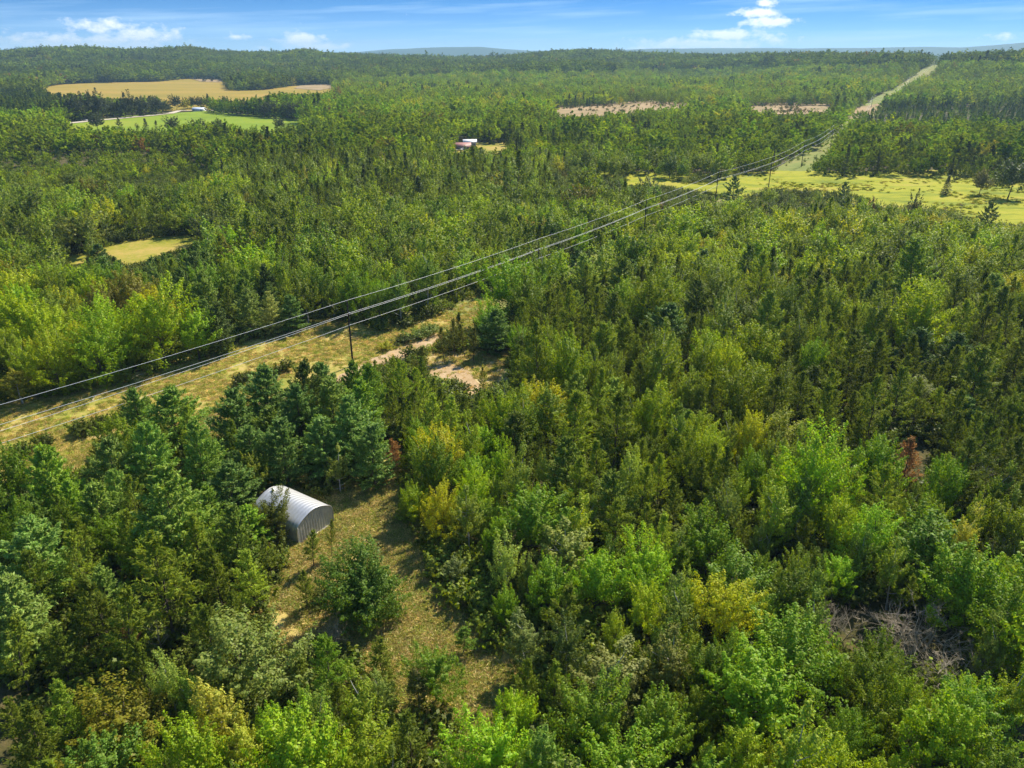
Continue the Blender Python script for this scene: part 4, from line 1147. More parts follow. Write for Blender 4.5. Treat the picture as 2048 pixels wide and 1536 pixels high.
# understory shrubs among the near trees
US = 28000
ang = rs.uniform(math.radians(-42), math.radians(42), US); rad_u = np.sqrt(rs.uniform(26 ** 2, 330 ** 2, US))
sx = rad_u * np.sin(ang); sy = rad_u * np.cos(ang); sh = rs.uniform(0.9, 3.2, US)
su, sv, _ = project(sx, sy, sh + 1)
sz = zone_of(su, sv)
okb = ~blocks_view(sx, sy, sh, sh * 0.6) & (dist_line(sx, sy) > 7)
sd2 = (sx - SHED_C[0]) * -0.82 + (sy - SHED_C[1]) * 0.57; sw2 = (sx - SHED_C[0]) * 0.56 + (sy - SHED_C[1]) * 0.83
okb &= ~((np.abs(sd2) < 6) & (np.abs(sw2) < 4.2))
UNDER = (sx[okb], sy[okb], sh[okb], sz[okb])

# ---- far woodland: jittered grid
FAR = []


def far_band(r0, r1, sp, seed):
    r = np.random.RandomState(seed)
    gx = np.arange(-r1 * 0.80, r1 * 0.80, sp); gy = np.arange(r0 * 0.7, r1, sp)
    X, Y = np.meshgrid(gx, gy); X = X.ravel() + r.uniform(-.48, .48, X.size) * sp; Y = Y.ravel() + r.uniform(-.48, .48, Y.size) * sp
    R_ = np.hypot(X, Y)
    k = (R_ >= r0) & (R_ < r1) & (np.abs(np.arctan2(X, Y)) < math.radians(41))
    return X[k], Y[k]


for (a, b, s, sd0) in ((R_NEAR, 800, 7.0, 1), (800, 1300, 7.6, 2), (1300, 2100, 8.4, 3), (2100, 3250, 11.0, 4)):
    X, Y = far_band(a, b, s, sd0)
    FAR.append((X, Y))
FX = np.concatenate([f[0] for f in FAR]); FY = np.concatenate([f[1] for f in FAR])
rf = np.random.RandomState(5)
FG = ground_z(FX, FY)
FU, FV, FD = project(FX, FY, FG + 6)
FZ = zone_of(FU, FV)
NF = len(FX)
FK = np.empty(NF, dtype='<U1'); FH = np.empty(NF)
clus = vnoise(FX, FY, 85, 41) * 0.45 + vnoise(FX, FY, 30, 43) * 0.2 + rf.rand(NF) * 0.35
cl2 = np.argsort(np.argsort(clus)) / NF
for i, zo in enumerate(ZONES):
    s = FZ == i
    ks = list(zo[2].keys()); cum = np.cumsum([zo[2][q] for q in ks]); cum = cum / cum[-1]
    FK[s] = np.array(ks)[np.minimum(np.searchsorted(cum, cl2[s]), len(ks) - 1)]
    FH[s] = rf.uniform(zo[3][0], zo[3][1], s.sum())
FH *= np.exp(rf.normal(0, 0.15, NF))
FH = np.where(FK == 'b', rf.uniform(2, 4.5, NF), FH)
FR = FH * np.array([KR[q] * (1.36 if q == 'm' else 1.15 if q == 'a' else 1.0) for q in FK]) * np.interp(np.hypot(FX, FY), [400, 1000, 2500], [1.12, 1.2, 1.75])
fl = np.interp(np.hypot(FX, FY), [0, 420, 480, 800, 950, 3000], [12, 11, 6, 6, 12, 14])
keep = ~blocks_view(FX, FY, FH, FR) & (dist_line(FX, FY) > fl)
FX, FY, FG, FZ, FK, FH, FR = [q[keep] for q in (FX, FY, FG, FZ, FK, FH, FR)]
print('far trees', len(FX))

# ------------------------------------------------------------------ choose the individuals (300 largest of a kind in view)
for t in TREES:
    t['g'] = float(ground_z(t['x'], t['y']))
    u, v, d = project(t['x'], t['y'], t['g'] + t['h'] * 0.6)
    t['u'], t['v'], t['d'] = float(u), float(v), float(d)
    t['inview'] = (-30 < t['u'] < 2078) and (-30 < t['v'] < 1566)
    t['size'] = t['h'] / t['d'] * (1.0 if t['inview'] else 0.01)
IND = []; REST = {k: [] for k in KN}
for k in KN:
    L_ = sorted([t for t in TREES if t['k'] == k], key=lambda t: (-(t['label'] is not None), -t['size']))
    n = 0
    for t in L_:
        if t['label'] or (t['inview'] and n < 300):
            IND.append(t); n += 1
        else:
            REST[k].append(t)
print('individual trees', len(IND))

WORD = {
    'w': ('full blue green pine', 'pine'), 's': ('slender olive pine', 'pine'), 'm': ('rounded leafy green tree', 'tree'),
    'a': ('narrow pale leaved tree', 'tree'), 'f': ('dark pointed spruce', 'spruce'), 'b': ('low green bush', 'bush')}
PLURAL = {'w': 'full blue green pines', 's': 'slender olive pines', 'm': 'rounded leafy trees', 'a': 'narrow pale leaved trees', 'f': 'dark spruces', 'b': 'low bushes'}
ORD = ['', 'second', 'third', 'fourth', 'fifth', 'sixth', 'seventh']
sets = {}
for t in IND:
    if t['label'] is None:
        t['tint'] = tuple(tint_of(t['k'], np.array([t['z']]), np.array([t['x']]), np.array([t['y']]), rs)[0])
        sets.setdefault((t['k'], t['z']), []).append(t)
    else:
        t['group'] = None
for (k, z), L_ in sets.items():
    w = WORD[k][0]; pl = PLURAL[k]; place = ZONES[z][5]
    for t in L_:
        t['group'] = '%s %s' % (pl, place)
        t['label'] = None
    if len(L_) == 1:
        L_[0]['label'] = 'the only %s %s' % (w, place); continue
    if len(L_) <= 7:
        L_.sort(key=lambda t: t['u'])
        for i, t in enumerate(L_):
            if i == 0: s = 'leftmost'
            elif i == len(L_) - 1: s = 'rightmost'
            else: s = ORD[i] + ' from left,'
            t['label'] = '%s %s %s' % (s, w, place)
        continue
    bright = lambda t: t['tint'][0] + t['tint'][1]
    picks = [('leftmost', min(L_, key=lambda t: t['u'])), ('rightmost', max(L_, key=lambda t: t['u'])),
             ('nearest', max(L_, key=lambda t: t['v'])), ('farthest', min(L_, key=lambda t: t['v'])),
             ('largest', max(L_, key=lambda t: t['h'] * t['r'])), ('smallest', min(L_, key=lambda t: t['h'] * t['r'])),
             ('lightest coloured', max(L_, key=bright)), ('darkest coloured', min(L_, key=bright))]
    for s, t in picks:
        if t['label'] is None:
            t['label'] = '%s %s %s' % (s, w, place)
    us = sorted(t['u'] for t in L_); vs = sorted(t['v'] for t in L_); hs_ = sorted(t['h'] for t in L_); bs = sorted(bright(t) for t in L_)
    a, b, a2, b2 = [us[int(len(us) * q)] for q in (.33, .66, .16, .83)]; c1, c2 = vs[len(vs) // 3], vs[2 * len(vs) // 3]
    hm = hs_[len(hs_) // 2]; bm = bs[len(bs) // 2]
    for t in L_:
        if t['label'] is None:
            u = t['u']
            hor = 'far left' if u < a2 else 'left' if u < a else 'middle' if u < b else 'right' if u < b2 else 'far right'
            ver = 'back' if t['v'] < c1 else 'centre' if t['v'] < c2 else 'front'
            t['label'] = '%s %s %s, %s row, %s, %s' % ('tall' if t['h'] >= hm else 'short', 'light' if bright(t) >= bm else 'dark', w, ver, hor, place)

CATN = {'w': 'white_pine', 's': 'slender_pine', 'm': 'leafy_tree', 'a': 'pale_tree', 'f': 'spruce_tree', 'b': 'bush'}
for n_, t in enumerate(IND):
    K = KIND[KN[t['k']]]
    near = t['d'] < 190
    pr = K['near'] if near else K['midp']
    tm, cm = pr[rs.randint(len(pr))]
    if t['label'].startswith('round bushy'):
        tm, cm = ROUND
    root = bpy.data.objects.new(CATN[t['k']], None)
    root.empty_display_size = 0.5
    COL.objects.link(root)
    root.location = (t['x'], t['y'], t['g'] - 0.05)
    root.rotation_euler = (rs.normal(0, 0.025), rs.normal(0, 0.025), rs.uniform(0, 6.283))
    sh_ = t['h'] / K['h']; sr = t['r'] / (K['r'] * 1.18)
    root.scale = (sr, sr, sh_)
    tag(root, t['label'], WORD[t['k']][1], t['group'])
    for nm, me in (('trunk', tm), ('crown', cm)):
        c = bpy.data.objects.new(nm if t['k'] != 'b' or nm == 'crown' else 'stems', me)
        COL.objects.link(c); c.parent = root
        if nm == 'crown':
            c['tint'] = [float(q) for q in t['tint']]

# ------------------------------------------------------------------ massed stands by geometry nodes


def stand(name, label, cat, meshes, X, Y, Z, idx, rot, scl, tint, kind='stuff'):
    n = len(X)
    if n == 0:
        return
    coll = bpy.data.collections.new(name + '_models')
    for i, me in enumerate(meshes):
        o = bpy.data.objects.new('%s_%02d' % (name, i), me); coll.objects.link(o)
    me = bpy.data.meshes.new(name)
    me.vertices.add(n)
    me.vertices.foreach_set('co', np.stack([X, Y, Z], -1).astype(np.float32).ravel())
    a = me.attributes.new('pick', 'INT', 'POINT'); a.data.foreach_set('value', np.asarray(idx, np.int32))
    a = me.attributes.new('rot', 'FLOAT_VECTOR', 'POINT'); a.data.foreach_set('vector', np.asarray(rot, np.float32).ravel())
    a = me.attributes.new('scl', 'FLOAT_VECTOR', 'POINT'); a.data.foreach_set('vector', np.asarray(scl, np.float32).ravel())
    a = me.attributes.new('tint', 'FLOAT_COLOR', 'POINT')
    a.data.foreach_set('color', np.concatenate([tint, np.ones((n, 1))], 1).astype(np.float32).ravel())
    o = obj(name, me)
    ng = bpy.data.node_groups.new(name + '_nodes', 'GeometryNodeTree')
    ng.interface.new_socket('Geometry', in_out='INPUT', socket_type='NodeSocketGeometry')
    ng.interface.new_socket('Geometry', in_out='OUTPUT', socket_type='NodeSocketGeometry')
    N, L = ng.nodes, ng.links
    gi = N.new('NodeGroupInput'); go = N.new('NodeGroupOutput')
    ci = N.new('GeometryNodeCollectionInfo'); ci.inputs['Collection'].default_value = coll
    ci.inputs['Separate Children'].default_value = True; ci.inputs['Reset Children'].default_value = True
    ip = N.new('GeometryNodeInstanceOnPoints'); ip.inputs['Pick Instance'].default_value = True
    mp = N.new('GeometryNodeMeshToPoints')
    L.new(gi.outputs[0], mp.inputs[0]); L.new(mp.outputs[0], ip.inputs['Points'])
    L.new(ci.outputs[0], ip.inputs['Instance'])

    def attr(nm, ty):
        q = N.new('GeometryNodeInputNamedAttribute'); q.data_type = ty; q.inputs[0].default_value = nm
        return q.outputs[0]
    L.new(attr('pick', 'INT'), ip.inputs['Instance Index'])
    L.new(attr('rot', 'FLOAT_VECTOR'), ip.inputs['Rotation'])
    L.new(attr('scl', 'FLOAT_VECTOR'), ip.inputs['Scale'])
    L.new(ip.outputs[0], go.inputs[0])
    md = o.modifiers.new('stand', 'NODES'); md.node_group = ng
    tag(o, label, cat, None, kind)
    return o


def stand_from(name, label, cat, k, X, Y, Z, H, R, tint, far_from=260):
    K = KIND[KN[k]]
    n = len(X)
    r = np.random.RandomState(abs(hash(k)) % 1000 if False else ord(k[0]) * 7 + len(name))
    d = np.hypot(X, Y)
    idx = np.where(d < far_from, r.randint(0, K['nmid'], n), K['nmid'] + r.randint(0, K['nfar'], n))
    rot = np.stack([r.normal(0, 0.03, n), r.normal(0, 0.03, n), r.uniform(0, 6.283, n)], -1)
    sr = R / (K['r'] * 1.18); scl = np.stack([sr, sr, H / K['h']], -1)
    return stand(name, label, cat, K['src'], X, Y, Z - 0.05, idx, rot, scl, tint)


STAND_NAMES = {'w': ('pine_stand', 'more distant full dark pines scattered through the woodland'),
               's': ('slender_pine_stand', 'mass of slender olive pines filling the middle distance'),
               'm': ('leafy_tree_stand', 'mass of rounded leafy trees filling the middle distance'),
               'a': ('pale_tree_stand', 'mass of narrow pale leaved trees filling the middle distance'),
               'f': ('spruce_stand', 'scattered dark spruces through the middle distance'),
               'b': ('scrub', 'low scrub bushes over the flats and marsh edges')}
hill = np.isin(FZ, [i for i, z in enumerate(ZONES) if z[0] in ('hills',)])
slope = np.isin(FZ, [i for i, z in enumerate(ZONES) if z[0] in ('paleslope',)])
plant = np.isin(FZ, [i for i, z in enumerate(ZONES) if z[0] in ('plant_r', 'plant_c', 'left_pl')])


def far_tint(k, s):
    t = tint_of(k, FZ[s], FX[s], FY[s], rf)
    return t


for k in KN:
    T = REST[k]
    X = np.array([t['x'] for t in T] or [0.0]); Y = np.array([t['y'] for t in T] or [0.0])
    if not T:
        X = X[:0]; Y = Y[:0]
    Zg = np.array([t['g'] for t in T]); H = np.array([t['h'] for t in T]); Rr = np.array([t['r'] for t in T]); Zn = np.array([t['z'] for t in T], int)
    tn = tint_of(k, Zn, X, Y, rs) if len(T) else np.zeros((0, 3))
    s = (FK == k) & ~hill & ~slope & ~plant
    X = np.concatenate([X, FX[s]]); Y = np.concatenate([Y, FY[s]]); Zg = np.concatenate([Zg, FG[s]]); H = np.concatenate([H, FH[s]]); Rr = np.concatenate([Rr, FR[s]])
    tn = np.concatenate([tn, far_tint(k, s)])
    nm, lb = STAND_NAMES[k]
    stand_from(nm, lb, 'woodland' if k != 'b' else 'scrub', k, X, Y, Zg, H, Rr, tn, 420)


def multi(name, label, cat, sel):
    """one stand of several kinds"""
    ks = [k for k in KN if ((FK == k) & sel).any()]
    meshes = []; X = []; Y = []; Z = []; I = []; SC_ = []; T = []
    for k in ks:
        K = KIND[KN[k]]; s = (FK == k) & sel; b0 = len(meshes)
        meshes += K['src'][K['nmid']:]
        X.append(FX[s]); Y.append(FY[s]); Z.append(FG[s]); I.append(b0 + rf.randint(0, K['nfar'], s.sum()))
        sr = FR[s] / (K['r'] * 1.18); SC_.append(np.stack([sr, sr, FH[s] / K['h']], -1)); T.append(far_tint(k, s))
    X = np.concatenate(X); n = len(X)
    rot = np.stack([rf.normal(0, 0.03, n), rf.normal(0, 0.03, n), rf.uniform(0, 6.283, n)], -1)
    stand(name, label, cat, meshes, X, np.concatenate(Y), np.concatenate(Z), np.concatenate(I), rot, np.concatenate(SC_), np.concatenate(T))


multi('hill_forest', 'dark hardwood forest covering the far hills along the horizon', 'forest', hill)
multi('slope_forest', 'pale green young forest on the slope below the far hills', 'forest', slope)
multi('plantation', 'dark even young conifer plantation at the foot of the far hills', 'plantation', plant)
# undergrowth
ux, uy, uh_, uz = UNDER
tb = tint_of('b', uz, ux, uy, rs) * 0.85
K = KIND['shrub']; n = len(ux)
ud = np.hypot(ux, uy)
uidx = np.where(ud < 200, rs.randint(0, K['nmid'], n), rs.randint(0, K['nmid'], n))
usr = uh_ / K['h'] * rs.uniform(0.8, 1.3, n)
stand('undergrowth', 'low bushes and saplings growing on the woodland floor', 'undergrowth', K['src'], ux, uy, ground_z(ux, uy) - 0.05, uidx,
      np.stack([np.zeros(n), np.zeros(n), rs.uniform(0, 6.28, n)], -1), np.stack([usr, usr, uh_ / K['h']], -1), tb)
# grass tufts on the open ground


def gen_tuft(seed, n=34):
    r = np.random.RandomState(seed)
    a = r.uniform(0, 6.28, n); rad = np.sqrt(r.rand(n)) * 0.42
    C = np.stack([np.cos(a) * rad, np.sin(a) * rad, r.uniform(0.08, 0.24, n)], -1)
    D = unit(np.stack([np.cos(a) * 0.7, np.sin(a) * 0.7, np.full(n, 0.8)], -1) + r.normal(0, 0.3, (n, 3)))
    Nn = unit(r.normal(0, 1, (n, 3)) + np.array([0, 0, 0.6]))
    V, Q = leaves(C, Nn, D, r.uniform(0.10, 0.26, n), np.full(n, 0.028))
    return mesh_np('tuft', V, Q, [M['leaf']])


TRACK_W = [hit(u, v) for u, v in [(735, 722), (790, 700), (840, 682), (872, 668), (890, 672), (862, 694), (842, 720), (862, 736), (905, 730), (935, 742), (962, 775), (975, 800), (945, 800), (915, 765), (880, 758), (850, 765), (800, 742), (760, 745)]]


def grass(name, label, poly_px, n, tints, seed, hs=(0.6, 1.5), avoid=None):
    r = np.random.RandomState(seed)
    P = np.array([hit(u, v) for u, v in poly_px])
    x = r.uniform(P[:, 0].min(), P[:, 0].max(), n * 3); y = r.uniform(P[:, 1].min(), P[:, 1].max(), n * 3)
    k = in_poly(x, y, [tuple(p) for p in P]) & (vnoise(x, y, 2.2, 51) * 0.6 + vnoise(x, y, 7, 52) * 0.6 > r.uniform(0.25, 0.85, len(x)))
    s1 = (x - SHED_C[0]) * -0.82 + (y - SHED_C[1]) * 0.57; s2 = (x - SHED_C[0]) * 0.56 + (y - SHED_C[1]) * 0.83
    k &= ~((np.abs(s1) < 5.2) & (np.abs(s2) < 3.4))
    k &= ~(in_poly(x, y, TRACK_W) & (r.rand(len(x)) < 0.93))
    x = x[k][:n]; y = y[k][:n]; m = len(x)
    t = np.array(tints)[r.randint(len(tints), size=m)] * np.exp(r.normal(0, 0.2, m))[:, None]
    s = r.uniform(hs[0], hs[1], m)
    stand(name, label, 'grass', TUFTS, x, y, ground_z(x, y) + 0.03, r.randint(0, len(TUFTS), m),
          np.stack([np.zeros(m), np.zeros(m), r.uniform(0, 6.28, m)], -1), np.stack([s * 1.3, s * 1.3, s], -1), t)


TUFTS = [gen_tuft(i) for i in range(4)]
gt = [(0.40, 0.36, 0.10), (0.54, 0.43, 0.16), (0.31, 0.33, 0.06), (0.60, 0.48, 0.20), (0.26, 0.31, 0.05)]
gt2 = [(0.42, 0.38, 0.09), (0.55, 0.44, 0.14), (0.32, 0.35, 0.05), (0.62, 0.48, 0.19), (0.27, 0.33, 0.045)]
grass('clearing_grass', 'rough dry grass tufts on the clearing beside the shed', [(560, 960), (700, 940), (800, 930), (850, 1000), (900, 1100), (1000, 1200), (1080, 1300), (1100, 1480), (900, 1530), (760, 1480), (600, 1360), (480, 1300), (470, 1150), (520, 1090), (500, 1000)], 20000, gt, 3)
grass('corridor_grass', 'short dry grass tufts along the cleared power line corridor', [(-60, 790), (250, 765), (400, 710), (620, 636), (700, 635), (800, 650), (880, 625), (940, 585), (1000, 570), (1010, 600), (960, 630), (1030, 700), (985, 780), (830, 770), (735, 730), (560, 760), (430, 905), (200, 940), (60, 960), (-60, 990)], 25000, gt2, 4, (0.5, 1.2))



def tussocks():
    r = np.random.RandomState(9); n = 5000
    P = [hit(u, v) for u, v in [(1240, 348), (1400, 352), (1560, 346), (1900, 346), (2200, 352), (2200, 470), (2048, 462), (1900, 440), (1700, 405), (1500, 395), (1240, 380)]]
    xs = np.array([p[0] for p in P]); ys = np.array([p[1] for p in P])
    x = r.uniform(xs.min(), xs.max(), n * 2); y = r.uniform(ys.min(), ys.max(), n * 2)
    d = vnoise(x, y, 26, 61) * .6 + vnoise(x, y, 9, 62) * .4
    k = in_poly(x, y, P) & (d > r.uniform(.45, .8, len(x)))
    x = x[k]; y = y[k]; m = len(x)
    big = (r.rand(m) < 0.012) & (vnoise(x, y, 40, 63) > .55)
    t = np.array([(0.32, 0.36, 0.02), (0.42, 0.41, 0.03), (0.24, 0.29, 0.02), (0.42, 0.35, 0.06), (0.18, 0.22, 0.03)])[r.randint(5, size=m)]
    t = np.where(big[:, None], np.array([0.10, 0.12, 0.04]), t)
    s = r.uniform(0.25, 0.6, m); s = np.where(big, r.uniform(.7, 1.3, m), s); hz_ = np.where(big, s, s * .38)
    K = KIND['shrub']
    stand('marsh_tussocks', 'tussocks of sedge and small bushes on the yellow green marsh', 'sedge', K['src'][K['nmid']:], x, y, ground_z(x, y) + 0.1, r.randint(0, 2, m),
          np.stack([np.zeros(m), np.zeros(m), r.uniform(0, 6.28, m)], -1), np.stack([s * 1.4, s * 1.0, hz_], -1), t)


tussocks()


def patch_scrub(name, label, polys, n, tints, hs, seed):
    r = np.random.RandomState(seed); X = []; Y = []
    for p in polys:
        P = [hit(u, v) for u, v in p]
        xs = np.array([q[0] for q in P]); ys = np.array([q[1] for q in P])
        x = r.uniform(xs.min(), xs.max(), n * 3); y = r.uniform(ys.min(), ys.max(), n * 3)
        k = in_poly(x, y, P) & (vnoise(x, y, 22, 71) > r.uniform(.35, .9, len(x)))
        X.append(x[k][:n]); Y.append(y[k][:n])
    x = np.concatenate(X); y = np.concatenate(Y); m = len(x); K = KIND['shrub']
    h = r.uniform(hs[0], hs[1], m) / K['h']
    t = np.array(tints)[r.randint(len(tints), size=m)]
    stand(name, label, 'scrub', K['src'][K['nmid']:], x, y, ground_z(x, y), r.randint(0, 2, m), np.stack([np.zeros(m), np.zeros(m), r.uniform(0, 6.28, m)], -1), np.stack([h, h, h], -1), t)


patch_scrub('soil_scrub', 'small dark bushes and weeds scattered over the bare soil patches', [[(1090, 215), (1200, 209), (1310, 201), (1400, 206), (1410, 214), (1300, 222), (1200, 233), (1090, 235)], [(1490, 208), (1600, 206), (1670, 206), (1680, 224), (1600, 230), (1490, 228)]],
            420, [(0.12, 0.15, 0.04), (0.24, 0.19, 0.07), (0.08, 0.11, 0.03), (0.30, 0.24, 0.10)], (0.8, 3.4), 15)
patch_scrub('corridor_scrub', 'low brush growing along the power line corridor beyond the marsh', [strip_px for strip_px in [[(1560, 345), (1600, 300), (1650, 262), (1668, 262), (1650, 300), (1620, 345)], [(1690, 240), (1760, 200), (1850, 148), (1884, 125), (1892, 125), (1880, 150), (1800, 205), (1730, 245)]]],
            260, [(0.20, 0.25, 0.05), (0.14, 0.19, 0.04), (0.28, 0.26, 0.08)], (0.7, 2.2), 16)

# ------------------------------------------------------------------ dead trees


def dead(u, v, h, label, bush=False, s=1.0, group=None, zoff=None):
    x, y = hit(u, v, h)
    root = bpy.data.objects.new('dead_bush' if bush else 'dead_tree', None); COL.objects.link(root)
    root.location = (x, y, float(ground_z(x, y)) - 0.05); root.rotation_euler = (0, 0, rs.uniform(0, 6.28))
    root.empty_display_size = 0.5
    me = (BARE_BUSH if bush else BARE)[rs.randint(3)]
    k = h / (4.5 if bush else 7.0)
    root.scale = (k * s, k * s, k)
    tag(root, label, 'dead bush' if bush else 'dead tree', group)
    o = bpy.data.objects.new('branches', me); COL.objects.link(o); o.parent = root
    return root


for a in [(1690, 1222, 4.5, 'bare grey brown bush left of the bigger bare bush, lower right', True, 1.0),
          (1850, 1230, 5.5, 'largest bare branching bush at the lower right', True, 1.3),
          (1790, 1268, 4.6, 'bare bush between the two larger ones at the lower right', True, 1.1),
          (1905, 1310, 4.5, 'low tangled bare bush below the largest bare bush', True, 1.3),
          (1960, 1290, 4.2, 'bare grey bush right of the tangled one near the right edge', True, 1.1),
          (1185, 1040, 5.0, 'bare white stemmed bush in the wood right of the clearing', True, 0.8),
          (1800, 1430, 4.5, 'bare thin shrub near the bottom edge at the right', True, 1.0),
          (1975, 935, 7.5, 'grey leafless tree near the right edge beside the rust coloured pine', False, 1.0),
          (1590, 1040, 6.0, 'grey leafless tree in the middle of the right hand wood', False, 0.9),
          (1577, 378, 9.0, 'pale broken snag at the near edge of the marsh', False, 0.45),
          (1925, 408, 8.0, 'bare snag at the near edge of the marsh', False, 0.7),
          (1890, 415, 7.0, 'left bare snag at the near edge of the marsh', False, 0.7),
          (1745, 500, 8.0, 'grey bare crown in the yellow green wood below the marsh', False, 1.2),
          (1620, 405, 6.5, 'grey bare crown beside the marsh', False, 1.2),
          (305, 1235, 5.5, 'small bare tree among the slender pines at lower left', False, 0.8),
          (670, 1240, 3.5, 'bare fallen top lying left of the lower clearing', True, 0.9)]:
    dead(*a)
# rust coloured dead pines
for (u, v, h, r_, lb) in [(782, 876, 6.0, 1.2, 'rust brown dead pine at the top of the clearing'), (1824, 878, 9.5, 2.0, 'rust orange dead pine near the right edge'),
                          (1282, 722, 4.5, 1.1, 'small rust red dead pine in the right hand wood'), (765, 938, 2.6, 0.9, 'low rust brown dead sapling at the top of the clearing'), (250, 1245, 5.0, 0.9, 'thin rusty dead sapling at the lower left')]:
    x, y = hit(u, v, h)
    root = bpy.data.objects.new('dead_pine', None); COL.objects.link(root); root.empty_display_size = 0.5
    root.location = (x, y, float(ground_z(x, y)) - 0.05)
    tm, cm = KIND['slender_pine']['near'][rs.randint(6)]
    root.scale = (r_ / 1.9, r_ / 1.9, h / 10.5)
    tag(root, lb, 'dead pine')
    a = bpy.data.objects.new('trunk', tm); COL.objects.link(a); a.parent = root
    c = bpy.data.objects.new('crown', cm); COL.objects.link(c); c.parent = root
    c['tint'] = [0.40, 0.235, 0.075]
# fallen branches on the clearing
for (u0, v0, u1, v1, lb) in [(905, 1320, 1010, 1285, 'long bare fallen branch in shade on the clearing'), (950, 1432, 962, 1416, 'short pale log on the lower clearing'),
                             (682, 1056, 690, 1061, 'short pale board lying in the grass right of the shed'), (256, 762, 312, 738, 'pale fallen log along the corridor edge'),
                             (185, 804, 192, 792, 'pale stump end at the corridor edge')]:
    a = np.array(hit(u0, v0)); b = np.array(hit(u1, v1)); d = b - a; L_ = np.linalg.norm(d)
    mb = MB(); r = np.random.RandomState(int(u0))
    n = 7
    pts = np.array([[L_ * t, r.normal(0, 0.04 * L_ * 0.3), 0.12 + r.uniform(0, 0.05)] for t in np.linspace(0, 1, n)])
    mb.tube(pts, np.linspace(0.13, 0.05, n), 6)
    if L_ > 3:
        for i in range(9):
            t = r.uniform(0.3, 1); p = np.array([L_ * t, 0, 0.15]); q = p + np.array([r.uniform(.3, 1), r.uniform(-1, 1), r.uniform(.0, .5)]) * L_ * 0.16
            mb.tube([p, q], [0.04, 0.012], 4)
    o = mb.build('fallen_branch' if L_ > 3 else 'log', M['deadwood'], None, (a[0], a[1], float(ground_z(*a))), math.atan2(d[1], d[0]))
    tag(o, lb, 'branch' if L_ > 3 else 'log')

# ------------------------------------------------------------------ metal shed


